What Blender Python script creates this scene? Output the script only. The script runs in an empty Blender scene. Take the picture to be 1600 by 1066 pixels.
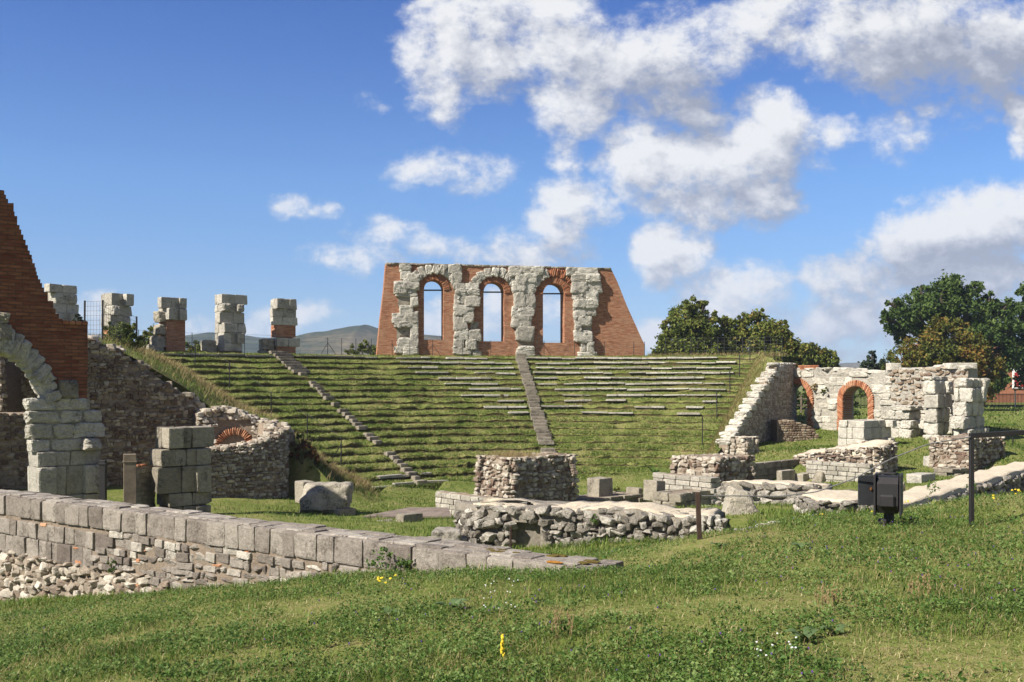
import bpy, math, random
import numpy as np
from mathutils import Vector
from mathutils.geometry import tessellate_polygon

rng = np.random.default_rng(11)
random.seed(11)
SC = bpy.context.scene
COL = SC.collection
F = 1600.0


def P(px, py, Y):
    """a point of the place from where it is seen and how far away it stands (metres)"""
    return np.array([(px - 800) / F * Y, Y, (600 - py) / F * Y])


def Q(px, Y):
    return np.array([(px - 800) / F * Y, Y])


def U(a, b):
    return random.uniform(a, b)


# ------------------------------------------------------------------ noise
_perm = rng.random((256, 256))


def vnoise(x, y):
    x = np.asarray(x, float); y = np.asarray(y, float)
    xi = np.floor(x).astype(int); yi = np.floor(y).astype(int)
    fx = x - xi; fy = y - yi
    fx = fx * fx * (3 - 2 * fx); fy = fy * fy * (3 - 2 * fy)
    a = _perm[xi & 255, yi & 255]; b = _perm[(xi + 1) & 255, yi & 255]
    c = _perm[xi & 255, (yi + 1) & 255]; d = _perm[(xi + 1) & 255, (yi + 1) & 255]
    return (a * (1 - fx) + b * fx) * (1 - fy) + (c * (1 - fx) + d * fx) * fy - 0.5


def fbm(x, y, o=4):
    s = 0; a = 1.0; f = 1.0
    for i in range(o):
        s = s + a * vnoise(x * f + 17.3 * i, y * f + 5.1 * i); a *= .5; f *= 2.03
    return s


def noise3(p):
    return (vnoise(p[:, 0] + .7 * p[:, 2], p[:, 1] + 9.1) + vnoise(p[:, 1] - .6 * p[:, 0] + 31, p[:, 2] + 3.3)
            + vnoise(p[:, 2] + 70.7, p[:, 0] - .5 * p[:, 1])) / 1.5


# ------------------------------------------------------------------ mesh builder
WL = {}


class MB:
    def __init__(s):
        s.v = []; s.f = []; s.t = []; s.u = []; s.n = 0

    def add(s, v, faces, tint=.5, uv=None):
        v = np.asarray(v, float)
        for f in faces:
            f = np.asarray(f, int)
            if f.size:
                s.f.append(f + s.n)
        s.v.append(v)
        s.t.append(np.broadcast_to(np.asarray(tint, float), (len(v),)))
        s.u.append(np.zeros((len(v), 2)) if uv is None else np.asarray(uv, float))
        s.n += len(v)

    def build(s, name, mat, parent=None, origin=None, smooth=False):
        v = np.concatenate(s.v) if s.v else np.zeros((0, 3))
        if parent is not None:
            o = WL[parent.name]
        else:
            o = np.zeros(3) if origin is None else np.asarray(origin, float)
        me = bpy.data.meshes.new(name)
        loops = np.concatenate([f.ravel() for f in s.f]).astype(np.int32)
        tot = np.concatenate([np.full(len(f), f.shape[1], np.int32) for f in s.f])
        start = np.concatenate([[0], np.cumsum(tot)[:-1]]).astype(np.int32)
        me.vertices.add(len(v)); me.loops.add(len(loops)); me.polygons.add(len(tot))
        me.vertices.foreach_set('co', (v - o).astype(np.float32).ravel())
        me.loops.foreach_set('vertex_index', loops)
        me.polygons.foreach_set('loop_start', start)
        me.polygons.foreach_set('use_smooth', np.full(len(tot), bool(smooth)))
        a = me.attributes.new('tint', 'FLOAT', 'POINT')
        a.data.foreach_set('value', np.concatenate(s.t).astype(np.float32))
        uu = np.concatenate(s.u)
        if np.any(uu):
            a = me.attributes.new('buv', 'FLOAT_VECTOR', 'POINT')
            a.data.foreach_set('vector', np.column_stack([uu, np.zeros(len(uu))]).astype(np.float32).ravel())
        me.update(calc_edges=True)
        me.materials.append(mat)
        ob = bpy.data.objects.new(name, me)
        COL.objects.link(ob)
        if parent is not None:
            ob.parent = parent
        else:
            ob.location = o
        WL[ob.name] = o
        return ob


def tag(o, label=None, cat=None, group=None, kind=None):
    if label: o['label'] = label
    if cat: o['category'] = cat
    if group: o['group'] = group
    if kind: o['kind'] = kind
    return o


def thing(name, label, cat, loc, group=None):
    o = bpy.data.objects.new(name, None)
    o.empty_display_size = .3
    COL.objects.link(o)
    loc = np.asarray(loc, float)
    if len(loc) == 2:
        loc = np.array([loc[0], loc[1], float(ground(loc[0], loc[1]))])
    o.location = loc
    WL[o.name] = loc
    return tag(o, label, cat, group)


# ------------------------------------------------------------------ stones
def cube_grid(n):
    idx = {}; vs = []; fs = []

    def vid(i, j, k):
        key = (i, j, k)
        if key not in idx:
            idx[key] = len(vs); vs.append((2 * i / n - 1, 2 * j / n - 1, 2 * k / n - 1))
        return idx[key]
    for ax in range(3):
        for side in (0, n):
            for a in range(n):
                for b in range(n):
                    q = []
                    for (da, db) in ((0, 0), (1, 0), (1, 1), (0, 1)):
                        c = [0, 0, 0]; c[ax] = side; c[(ax + 1) % 3] = a + da; c[(ax + 2) % 3] = b + db
                        q.append(vid(*c))
                    fs.append(q if side == n else q[::-1])
    return np.array(vs, float), np.array(fs, int)


def protos(n, p, amp, count=24, fine=.0, skew=.12, cuts=0, cd=(.85, 1.2)):
    """stone shapes in a unit box: rounded block, broken off along a few planes, roughened"""
    v0, f = cube_grid(n)
    v0 = np.sign(v0) * np.abs(v0) ** .8   # crowd grid lines toward the edges so that edges stay crisp
    out = []
    for k in range(count):
        pp = p * U(.75, 1.3)
        r = (np.abs(v0) ** pp).sum(1) ** (1 / pp)
        v = v0 / r[:, None]
        R = np.linalg.norm(v, axis=1); q = v / R[:, None]
        for _ in range(cuts):
            nn = rng.normal(size=3); nn = np.sign(nn) * np.abs(nn) ** .8; nn /= np.linalg.norm(nn)
            d = q @ nn; lim = U(*cd) * np.abs(nn).sum() ** .7
            R = np.where(d > .05, np.minimum(R, lim / np.maximum(d, .05)), R)
        v = q * R[:, None]
        off = rng.random(3) * 50
        d = noise3(v * 1.1 + off) * amp * 1.3 + noise3(v * 2.6 + off) * amp * .8
        if fine:
            d = d + noise3(v * 5.0 + off) * fine + noise3(v * 9. + off) * fine * .7
        v = v * (1 + d[:, None])
        s = (rng.random(6) - .5) * 2 * skew
        v = v.copy()
        v[:, 0] *= 1 + s[0] * v[:, 2]; v[:, 2] *= 1 + s[1] * v[:, 0]; v[:, 1] *= 1 + s[2] * v[:, 2]
        v[:, 0] += s[3] * .5 * v[:, 2]; v[:, 2] += s[4] * .5 * v[:, 0]
        out.append((v, f))
    return out


ASH8 = protos(9, 26, .022, 28, .018, .04, 4, (1.02, 1.2))      # squared blocks seen near
ASH5 = protos(5, 20, .03, 24, .02, .05, 3, (1.0, 1.2))
ERO = protos(10, 9, .09, 36, .085, .09, 6, (.84, 1.1))        # eroded travertine
RUB8 = protos(8, 10, .06, 40, .05, .2, 9, (.58, 1.0))          # rubble seen near
RUB4 = protos(6, 10, .06, 40, .035, .22, 8, (.58, 1.0))
RUB3 = protos(3, 5, .12, 28, .0, .15, 3, (.8, 1.1))
BLD = protos(18, 7, .13, 10, .035, .12, 7, (.7, 1.0))


def stone(mb, lib, c, half, ax=None, tint=.5):
    v, f = lib[random.randrange(len(lib))]
    fl = np.array([random.choice((-1, 1)), random.choice((-1, 1)), random.choice((-1, 1))], float)
    vv = v * fl * np.asarray(half)
    sg = fl.prod()
    if ax is not None:
        ax = np.asarray(ax); vv = vv @ ax
        sg *= np.linalg.det(ax)
    ff = f if sg > 0 else f[:, ::-1]
    mb.add(vv + c, [ff], tint)


BOXV = np.array([(x, y, z) for x in (-1, 1) for y in (-1, 1) for z in (-1, 1)], float)
BOXF = np.array([(0, 1, 3, 2), (4, 6, 7, 5), (0, 4, 5, 1), (2, 3, 7, 6), (0, 2, 6, 4), (1, 5, 7, 3)])


def box(mb, c, half, ax=None, tint=.5):
    v = BOXV * np.asarray(half)
    if ax is not None: v = v @ np.asarray(ax)
    mb.add(v + c, [BOXF], tint)


def bbox(mb, c, half, bev, ax=None, tint=.5):
    """box with bevelled edges"""
    h = np.asarray(half, float); vs = []; idx = {}
    for sx in (-1, 1):
        for sy in (-1, 1):
            for sz in (-1, 1):
                for k in range(3):
                    p = np.array([sx, sy, sz]) * (h - bev)
                    p[k] = (sx, sy, sz)[k] * h[k]
                    idx[(sx, sy, sz, k)] = len(vs); vs.append(p)
    q = []; t = []
    for k in range(3):
        i, j = (k + 1) % 3, (k + 2) % 3
        for s in (-1, 1):
            def g(a, b):
                o = [0, 0, 0]; o[k] = s; o[i] = a; o[j] = b
                return idx[(*o, k)]
            f = [g(-1, -1), g(1, -1), g(1, 1), g(-1, 1)]
            q.append(f if s > 0 else f[::-1])
        for a in (-1, 1):
            for b in (-1, 1):
                def e(kk, w):
                    o = [0, 0, 0]; o[i] = a; o[j] = b; o[k] = w
                    return idx[(*o, kk)]
                f = [e(i, -1), e(i, 1), e(j, 1), e(j, -1)]
                q.append(f if a * b < 0 else f[::-1])
    for sx in (-1, 1):
        for sy in (-1, 1):
            for sz in (-1, 1):
                f = [idx[(sx, sy, sz, k)] for k in range(3)]
                t.append(f if sx * sy * sz > 0 else f[::-1])
    v = np.array(vs)
    if ax is not None: v = v @ np.asarray(ax)
    mb.add(v + c, [np.array(q), np.array(t)], tint)


def tube(mb, pts, rad, n=8, tint=.5, cap=True):
    pts = np.asarray(pts, float); m = len(pts)
    rad = np.broadcast_to(np.asarray(rad, float), (m,))
    vs = []
    ref = np.array([.13, .31, .94])
    for i in range(m):
        d = pts[min(i + 1, m - 1)] - pts[max(i - 1, 0)]
        d = d / (np.linalg.norm(d) + 1e-9)
        a = np.cross(d, ref)
        if np.linalg.norm(a) < .1: a = np.cross(d, [1, 0, 0])
        a /= np.linalg.norm(a); b = np.cross(d, a)
        th = np.arange(n) * 2 * math.pi / n
        vs.append(pts[i] + rad[i] * (np.cos(th)[:, None] * a + np.sin(th)[:, None] * b))
    f = []
    for i in range(m - 1):
        for j in range(n):
            k = (j + 1) % n
            f.append((i * n + j, i * n + k, (i + 1) * n + k, (i + 1) * n + j))
    fs = [np.array(f)]
    if cap:
        fs.append(np.array([list(range(n))[::-1], [(m - 1) * n + j for j in range(n)]]))
    mb.add(np.concatenate(vs), fs, tint)


# ------------------------------------------------------------------ walls along a plan path
class Path:
    """a wall's front line in plan, walked from the viewer's left to right; c > 0 is in front of it"""

    def __init__(s, pts):
        s.p = np.asarray(pts, float)
        d = np.diff(s.p, axis=0); s.l = np.linalg.norm(d, axis=1); s.d = d / s.l[:, None]
        s.c = np.concatenate([[0], np.cumsum(s.l)]); s.L = s.c[-1]

    def seg(s, a):
        return int(np.clip(np.searchsorted(s.c, a, 'right') - 1, 0, len(s.l) - 1))

    def at(s, a):
        i = s.seg(a); t = s.d[i]; q = s.p[i] + t * (a - s.c[i])
        return np.array([q[0], q[1], 0.]), np.array([t[0], t[1], 0.]), np.array([t[1], -t[0], 0.])

    def pos(s, a, b, c):
        q, t, n = s.at(a)
        q = q + n * c; q[2] = b
        return q

    def px(s, px, py):
        """(a, b) on the front where the camera sees this pixel"""
        k = (px - 800) / F; best = None
        for i in range(len(s.l)):
            x, y = s.p[i]; dx, dy = s.d[i]
            t = (k * y - x) / (dx - k * dy)
            e = max(0, -t, t - s.l[i])
            if best is None or e < best[0]:
                Y = y + dy * t
                best = (e, s.c[i] + t, (600 - py) / F * Y)
        return best[1:]

    def poly(s, pts):
        return [s.px(*q) for q in pts]


def inpoly(poly):
    xs = [p[0] for p in poly]; ys = [p[1] for p in poly]; n = len(poly)

    def f(x, y):
        r = False; j = n - 1
        for i in range(n):
            if (ys[i] > y) != (ys[j] > y) and x < (xs[j] - xs[i]) * (y - ys[i]) / (ys[j] - ys[i]) + xs[i]:
                r = not r
            j = i
        return r
    return f


def masonry(mb, path, b0, b1, h, w, depth, lib, inside=None, tint=(0, 1), out=.02, rot=.03, batter=0., a0=None, a1=None,
            gap=.012, skip=0., front=0., wave=None):
    wave = (.5 if rot > .09 else .0) if wave is None else wave
    a0 = 0. if a0 is None else a0; a1 = path.L if a1 is None else a1
    b = b0
    while b < b1 - h[0] * .4:
        hh = U(*h)
        if b + hh > b1: hh = max(b1 - b, h[0] * .5)
        a = a0 - U(0, w[0])
        while a < a1:
            ww = U(*w)
            l, r = max(a, a0), min(a + ww, a1)
            if r - l > .3 * w[0]:
                ca, cb = (l + r) / 2, b + hh / 2
                if (inside is None or inside(ca, cb)) and random.random() >= skip:
                    q, t, n = path.at(ca)
                    c = front - depth / 2 + U(-out, out) - batter * (cb - b0)
                    cen = q + n * c; cen[2] = cb + U(-1, 1) * rot * .15 + wave * hh * 2.2 * float(vnoise(ca * 1.3 + b, cb * 2.1))
                    an = U(-rot, rot); z = np.array([0, 0, 1.])
                    ax = np.array([t * math.cos(an) + z * math.sin(an), n, -t * math.sin(an) + z * math.cos(an)])
                    ax[1] = n; an2 = U(-rot, rot) * 1.5
                    t2 = ax[0] * math.cos(an2) + n * math.sin(an2); n2 = -ax[0] * math.sin(an2) + n * math.cos(an2)
                    ax[0] = t2; ax[1] = n2
                    vh = U(.86, 1.04) if rot > .06 else 1
                    stone(mb, lib, cen, ((r - l - gap) / 2, depth / 2, (hh - gap) / 2 * vh), ax, U(*tint))
            a += ww
        b += hh


def wall_core(mb, path, top, bot, thick, inset=.05, a0=0., a1=None, step=.25, rough=.03, nz=8, tint=.5, batter=0.):
    """solid wall body along a path, its top height a number or a function of a"""
    a1 = path.L if a1 is None else a1
    n = max(2, int((a1 - a0) / step) + 1)
    A = np.linspace(a0, a1, n)
    rows = []; nt = 6
    for a in A:
        zt = top(a) if callable(top) else top
        zb = bot(a) if callable(bot) else bot
        r = []
        for k in range(nz + 1):
            z = zb + (zt - zb) * k / nz
            r.append(path.pos(a, z, -inset - batter * (z - zb)))
        for k in range(1, nt + 1):
            r.append(path.pos(a, zt, -inset - batter * (zt - zb) - (thick - inset - batter * (zt - zb)) * k / nt))
        r.append(path.pos(a, zb, -thick))
        rows.append(r)
    v = np.array(rows); m = v.shape[1]
    d = noise3(v.reshape(-1, 3) * 2.3) * rough * 1.4 + noise3(v.reshape(-1, 3) * 6.1) * rough
    vv = v.reshape(-1, 3).copy(); vv[:, 2] += d; vv[:, 0] += np.roll(d, 3) * .5; vv[:, 1] += np.roll(d, 7) * .5
    f = []
    for i in range(n - 1):
        for j in range(m - 1):
            f.append((i * m + j, (i + 1) * m + j, (i + 1) * m + j + 1, i * m + j + 1))
    caps = [list(range(m)), [(n - 1) * m + j for j in range(m)][::-1]]
    mb.add(vv, [np.array(f), np.array(caps)], tint)


def solid(mb, plan, z0, z1, batter=0., rough=.03, step=.25, tint=.5, topfn=None, nz=6, inset=0.):
    """solid with a closed plan outline, sides battered inwards by batter per metre, and an uneven top"""
    plan = np.asarray(plan, float)
    area = sum(plan[i - 1][0] * plan[i][1] - plan[i][0] * plan[i - 1][1] for i in range(len(plan)))
    if area < 0: plan = plan[::-1]
    n = len(plan); en = []
    for i in range(n):
        d = plan[(i + 1) % n] - plan[i]; d = d / np.linalg.norm(d); en.append(np.array([d[1], -d[0]]))
    ring = []; nor = []
    for i in range(n):
        a, b = plan[i], plan[(i + 1) % n]
        k = max(1, int(np.linalg.norm(b - a) / step))
        for j in range(k):
            ring.append(a + (b - a) * j / k)
            if j == 0:
                m = en[i - 1] + en[i]; nor.append(m / max(.3, m @ en[i]))
            else: nor.append(en[i])
    ring = np.array(ring); nor = np.array(nor); m = len(ring)
    rows = []
    for k in range(nz + 1):
        off = inset + batter * (z1 - z0) * k / nz
        rows.append(np.column_stack([ring - nor * off, np.full(m, z0 + (z1 - z0) * k / nz)]))
    top = rows[-1][:, :2]; c = top.mean(0)
    for k in range(1, 7):
        rows.append(np.column_stack([c + (top - c) * (1 - k / 6.3), np.full(m, z1)]))
    v = np.concatenate(rows)
    if topfn is not None:
        fr_ = (v[:, 2] - z0) / (z1 - z0)
        zt = np.array([topfn(x, y) for x, y, _ in v])
        v[:, 2] = z0 + fr_ * (zt - z0)
    d = noise3(v * 2.1) * rough * 1.6 + noise3(v * 5.7) * rough
    v[:, 2] += d; v[:, 0] += np.roll(d, 5) * .6; v[:, 1] += np.roll(d, 9) * .6
    f = []
    for i in range(len(rows) - 1):
        for j in range(m):
            k = (j + 1) % m
            f.append((i * m + j, i * m + k, (i + 1) * m + k, (i + 1) * m + j))
    last = (len(rows) - 1) * m
    mb.add(v, [np.array(f), np.array([[last + j for j in range(m)]])], tint)


def prism(mb, loops, path, c0, c1, tint=.5):
    """flat wall with holes: loops of (a, b), from c0 (back) to c1 (front)"""
    tri = tessellate_polygon([[Vector((a, b, 0)) for a, b in l] for l in loops])
    flat = [q for l in loops for q in l]
    N = len(flat)
    vf = np.array([path.pos(a, b, c1) for a, b in flat]); vb = np.array([path.pos(a, b, c0) for a, b in flat])
    uf = np.array([(a + c1, b) for a, b in flat]); ub = np.array([(a + c0, b) for a, b in flat])
    t = []
    for (i, j, k) in tri:
        (x1, y1), (x2, y2), (x3, y3) = flat[i], flat[j], flat[k]
        t.append((i, j, k) if (x2 - x1) * (y3 - y1) - (x3 - x1) * (y2 - y1) > 0 else (i, k, j))
    t = np.array(t); q = []; o = 0
    for li, l in enumerate(loops):
        n = len(l)
        ar = sum(l[i - 1][0] * l[i][1] - l[i][0] * l[i - 1][1] for i in range(n))
        ccw = (ar > 0) == (li == 0)
        for i in range(n):
            a, b = o + i, o + (i + 1) % n
            q.append((b, a, a + N, b + N) if ccw else (a, b, b + N, a + N))
        o += n
    mb.add(np.concatenate([vf, vb]), [t, t[:, ::-1] + N, np.array(q)], tint, np.concatenate([uf, ub]))


def resample(pts, n):
    pts = np.asarray(pts, float)
    d = np.concatenate([[0], np.cumsum(np.linalg.norm(np.diff(pts, axis=0), axis=1))])
    s = np.linspace(0, d[-1], n)
    return np.column_stack([np.interp(s, d, pts[:, 0]), np.interp(s, d, pts[:, 1])])


def voussoirs(mb, path, inner, outer, n, depth, lib, tint=(0, 1), out=.02, front=0., gap=.02, keep=None):
    a, b = resample(inner, n + 1), resample(outer, n + 1)
    for i in range(n):
        if keep and not keep(i): continue
        lo, hi = (a[i] + a[i + 1]) / 2, (b[i] + b[i + 1]) / 2
        m = (lo + hi) / 2; r = hi - lo; H = np.linalg.norm(r); r /= H
        W = (np.linalg.norm(a[i + 1] - a[i]) + np.linalg.norm(b[i + 1] - b[i])) / 2
        q, t, nn = path.at(m[0]); z = np.array([0, 0, 1.])
        q = q + nn * (front - depth / 2 + U(-out, out)); q[2] = m[1]
        up = t * r[0] + z * r[1]; side = t * r[1] - z * r[0]
        stone(mb, lib, q, ((W - gap) / 2, depth / 2, H / 2), np.array([side, nn, up]), U(*tint))


def arch_curve(path, xl, xr, ytop, ybot, n=18):
    """(a, b) points of an arch opening seen in the photo, from its left foot over the crown to its right foot"""
    (al, b0), (ar, _) = path.px(xl, ybot), path.px(xr, ybot)
    bt = path.px((xl + xr) / 2, ytop)[1]
    ac, r = (al + ar) / 2, (ar - al) / 2
    pts = [(al, b0)]
    for k in range(n + 1):
        th = math.pi * (1 - k / n)
        pts.append((ac + r * math.cos(th), bt - r + r * math.sin(th)))
    pts.append((ar, b0))
    return pts


# ------------------------------------------------------------------ node helper
class V:
    """a value in a node tree, with arithmetic"""

    def __init__(s, nt, sock): s.nt = nt; s.s = sock

    def _m(s, op, *o, clamp=False):
        n = s.nt.nodes.new('ShaderNodeMath'); n.operation = op; n.use_clamp = clamp
        for i, x in enumerate((s,) + o):
            if isinstance(x, V): s.nt.links.new(x.s, n.inputs[i])
            else: n.inputs[i].default_value = x
        return V(s.nt, n.outputs[0])

    def __add__(s, o): return s._m('ADD', o)
    def __sub__(s, o): return s._m('SUBTRACT', o)
    def __mul__(s, o): return s._m('MULTIPLY', o)
    def __truediv__(s, o): return s._m('DIVIDE', o)
    def max(s, o): return s._m('MAXIMUM', o)
    def min(s, o): return s._m('MINIMUM', o)
    def pow(s, o): return s._m('POWER', o)
    def clamp(s): return s._m('MULTIPLY', 1.0, clamp=True)

    def smooth(s, a, b, lo=0., hi=1.):
        n = s.nt.nodes.new('ShaderNodeMapRange'); n.interpolation_type = 'SMOOTHSTEP'
        s.nt.links.new(s.s, n.inputs[0])
        for i, x in enumerate((a, b, lo, hi)): n.inputs[i + 1].default_value = x
        return V(s.nt, n.outputs[0])

    def ramp(s, stops):
        n = s.nt.nodes.new('ShaderNodeValToRGB')
        s.nt.links.new(s.s, n.inputs[0])
        e = n.color_ramp.elements
        while len(e) < len(stops): e.new(.5)
        for i, (p, c) in enumerate(stops):
            e[i].position = p; e[i].color = (*c, 1)
        return V(s.nt, n.outputs[0])


def mixc(nt, f, a, b, mode='MIX'):
    n = nt.nodes.new('ShaderNodeMix'); n.data_type = 'RGBA'; n.blend_type = mode
    for sock, x in ((n.inputs[0], f), (n.inputs[6], a), (n.inputs[7], b)):
        if isinstance(x, V): nt.links.new(x.s, sock)
        elif isinstance(x, (int, float)): sock.default_value = x
        else: sock.default_value = (*x, 1)
    return V(nt, n.outputs[2])


class Mat:
    def __init__(s, name, rough=.9, spec=.2):
        s.m = bpy.data.materials.new(name); s.m.use_nodes = True
        s.nt = s.m.node_tree
        s.b = s.nt.nodes['Principled BSDF']
        s.b.inputs['Roughness'].default_value = rough
        s.b.inputs['Specular IOR Level'].default_value = spec
        tc = s.nt.nodes.new('ShaderNodeTexCoord'); s.obj = tc.outputs['Object']

    def attr(s, name='tint', out='Fac'):
        n = s.nt.nodes.new('ShaderNodeAttribute'); n.attribute_name = name
        return V(s.nt, n.outputs[out])

    def world(s):
        n = s.nt.nodes.new('ShaderNodeNewGeometry')
        return V(s.nt, n.outputs['Position'])

    def noise(s, scale, detail=4, rough=.6, vec=None, stretch=None, dist=0.):
        n = s.nt.nodes.new('ShaderNodeTexNoise')
        n.inputs['Scale'].default_value = scale; n.inputs['Detail'].default_value = detail
        n.inputs['Roughness'].default_value = rough; n.inputs['Distortion'].default_value = dist
        v = vec.s if vec is not None else s.obj
        if stretch:
            mp = s.nt.nodes.new('ShaderNodeMapping'); mp.inputs['Scale'].default_value = stretch
            s.nt.links.new(v, mp.inputs[0]); v = mp.outputs[0]
        s.nt.links.new(v, n.inputs['Vector'])
        return V(s.nt, n.outputs['Fac'])

    def vor(s, scale, feature='F1', out='Distance'):
        n = s.nt.nodes.new('ShaderNodeTexVoronoi'); n.feature = feature; n.inputs['Scale'].default_value = scale
        s.nt.links.new(s.obj, n.inputs['Vector'])
        return V(s.nt, n.outputs[out])

    def color(s, c):
        if isinstance(c, V): s.nt.links.new(c.s, s.b.inputs['Base Color'])
        else: s.b.inputs['Base Color'].default_value = (*c, 1)

    def bump(s, h, dist=.02, strength=1.):
        n = s.nt.nodes.new('ShaderNodeBump'); n.inputs['Distance'].default_value = dist
        n.inputs['Strength'].default_value = strength
        s.nt.links.new(h.s, n.inputs['Height']); s.nt.links.new(n.outputs[0], s.b.inputs['Normal'])


def stone_mat(name, stops, stain=(.09, .085, .075), stain_amt=.6, sc=1., lichen=None, bump=.03, thr=(.5, .68), pits=False):
    m = Mat(name, .92, .15)
    base = m.attr().ramp(stops)
    n1 = m.noise(1.7 * sc, 6, .65)
    base = mixc(m.nt, .75, base, m.noise(7 * sc, 5, .7).ramp([(.3, (.62, .62, .62)), (.72, (1.25, 1.24, 1.22))]), 'MULTIPLY')
    st = n1.smooth(thr[0], thr[1]) * m.noise(11 * sc, 4, .7).smooth(.35, .6) * stain_amt
    base = mixc(m.nt, st, base, stain)
    if lichen:
        base = mixc(m.nt, m.noise(3.3 * sc, 4, .6).smooth(.66, .74) * m.noise(19 * sc, 3, .6).smooth(.45, .6) * .8, base, lichen)
    base = mixc(m.nt, .8, base, m.noise(34 * sc, 3, .7).ramp([(.30, (.55, .54, .52)), (.48, (1., 1., 1.)), (.72, (1.22, 1.21, 1.2))]), 'MULTIPLY')
    m.color(base)
    h = m.noise(5 * sc, 8, .72) + m.noise(26 * sc, 4, .7) * .4
    if pits: h = h + m.vor(14 * sc).smooth(0, .35) * .5
    m.bump(h, bump, .9)
    return m.m


def flat_mat(name, c, rough=.6, spec=.3, var=.25, sc=6., metal=0.):
    m = Mat(name, rough, spec)
    m.b.inputs['Metallic'].default_value = metal
    lo = tuple(x * (1 - var) for x in c); hi = tuple(min(1, x * (1 + var)) for x in c)
    m.color(m.noise(sc, 5, .65).ramp([(.3, lo), (.7, hi)]))
    m.bump(m.noise(sc * 5, 4, .6), .004, .5)
    return m.m


def brick_mat(name, c1, c2, mortar, row=.085, width=.3, sc_streak=1.):
    m = Mat(name, .9, .15)
    uv = m.attr('buv', 'Vector')
    n = m.nt.nodes.new('ShaderNodeTexBrick')
    n.offset = .5
    n.inputs['Scale'].default_value = 1.
    n.inputs['Color1'].default_value = (*c1, 1); n.inputs['Color2'].default_value = (*c2, 1)
    n.inputs['Mortar'].default_value = (*mortar, 1)
    n.inputs['Mortar Size'].default_value = row * .11; n.inputs['Brick Width'].default_value = width
    n.inputs['Row Height'].default_value = row; n.inputs['Bias'].default_value = 0.
    n.inputs['Mortar Smooth'].default_value = .3
    # wobble the courses a little
    wob = m.noise(2.2, 3, .5, uv)
    va = m.nt.nodes.new('ShaderNodeVectorMath'); va.operation = 'ADD'
    cx = m.nt.nodes.new('ShaderNodeCombineXYZ')
    m.nt.links.new((wob * .05).s, cx.inputs[0]); m.nt.links.new((wob * .03).s, cx.inputs[1])
    m.nt.links.new(uv.s, va.inputs[0]); m.nt.links.new(cx.outputs[0], va.inputs[1])
    m.nt.links.new(va.outputs[0], n.inputs['Vector'])
    col = V(m.nt, n.outputs['Color'])
    streak = m.noise(1., 4, .7, uv, (2.2 * sc_streak, 9 * sc_streak, 1))
    col = mixc(m.nt, .9, col, streak.ramp([(.28, (.5, .45, .42)), (.5, (.95, .95, .95)), (.75, (1.5, 1.5, 1.5))]), 'MULTIPLY')
    patch = m.noise(.45, 4, .65, uv)
    col = mixc(m.nt, patch.smooth(.5, .68) * .55, col, tuple(x * .5 + y * .6 for x, y in zip(c2, mortar)))
    soot = m.noise(.9, 6, .7, uv, (1, .6, 1)).smooth(.56, .75) * .5
    col = mixc(m.nt, soot, col, tuple(x * .25 for x in c1))
    m.color(col)
    h = V(m.nt, n.outputs['Fac']) * -1.0 + m.noise(30, 4, .6, uv) * .6 + streak * .8
    m.bump(h, .02, .9)
    return m.m
# ------------------------------------------------------------------ materials
TRAV = stone_mat('travertine', [(0, (.30, .275, .225)), (.5, (.44, .41, .35)), (1, (.57, .54, .465))], (.10, .095, .085), .75, 1.1, bump=.06, pits=True)
TRAVG = stone_mat('weathered_travertine', [(0, (.20, .175, .135)), (.5, (.31, .275, .215)), (1, (.44, .40, .32))], (.065, .056, .044), .8, 1.1, bump=.05, thr=(.46, .62), pits=True)
WHITE = stone_mat('white_limestone', [(0, (.31, .285, .235)), (.5, (.44, .41, .345)), (1, (.58, .545, .465))], (.15, .135, .11), .7, 1.2, bump=.05, thr=(.46, .66))
GREY = stone_mat('grey_limestone', [(0, (.15, .125, .105)), (.35, (.255, .222, .188)), (.75, (.34, .302, .255)), (1, (.50, .46, .39))],
                 (.09, .075, .06), .8, 2.6, (.38, .35, .27), .03, (.46, .64))
RUBB = stone_mat('rubble_stone', [(0, (.15, .095, .07)), (.2, (.23, .18, .135)), (.6, (.36, .31, .245)), (1, (.53, .48, .40))], (.08, .07, .06), .55, 2., bump=.02)
RUBD = stone_mat('brown_rubble_stone', [(0, (.13, .08, .055)), (.3, (.20, .145, .10)), (.7, (.30, .24, .175)), (1, (.48, .42, .33))], (.05, .043, .036), .7, 2., bump=.02)
MORT = stone_mat('old_mortar', [(0, (.20, .155, .115)), (1, (.30, .24, .18))], (.08, .065, .05), .6, 2., bump=.03)
CAPM = stone_mat('pale_mortar_capping', [(0, (.50, .425, .315)), (1, (.62, .54, .41))], (.26, .215, .15), .5, 1.5, bump=.03, thr=(.55, .75))
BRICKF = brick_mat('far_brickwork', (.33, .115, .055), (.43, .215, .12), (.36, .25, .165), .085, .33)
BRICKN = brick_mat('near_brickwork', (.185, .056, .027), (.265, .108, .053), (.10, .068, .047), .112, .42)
CRUST = stone_mat('crusted_limestone', [(0, (.18, .16, .13)), (.4, (.31, .28, .235)), (.8, (.43, .395, .335)), (1, (.55, .515, .44))], (.07, .064, .055), .8, 2.8, bump=.035, thr=(.44, .6), pits=True)
MORTG = stone_mat('grey_mortar', [(0, (.20, .175, .14)), (1, (.29, .26, .21))], (.08, .07, .055), .7, 2.5, bump=.03)
BRICKU = stone_mat('brick_unit', [(0, (.32, .12, .06)), (.5, (.42, .19, .10)), (1, (.50, .29, .175))], (.14, .06, .04), .5, 3., bump=.01)
IRON = flat_mat('dark_iron', (.018, .016, .016), .55, .4)
RUST = flat_mat('rusty_iron', (.055, .035, .025), .8, .2, .5)
STEELW = flat_mat('fence_wire', (.10, .10, .10), .6, .4)
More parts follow.
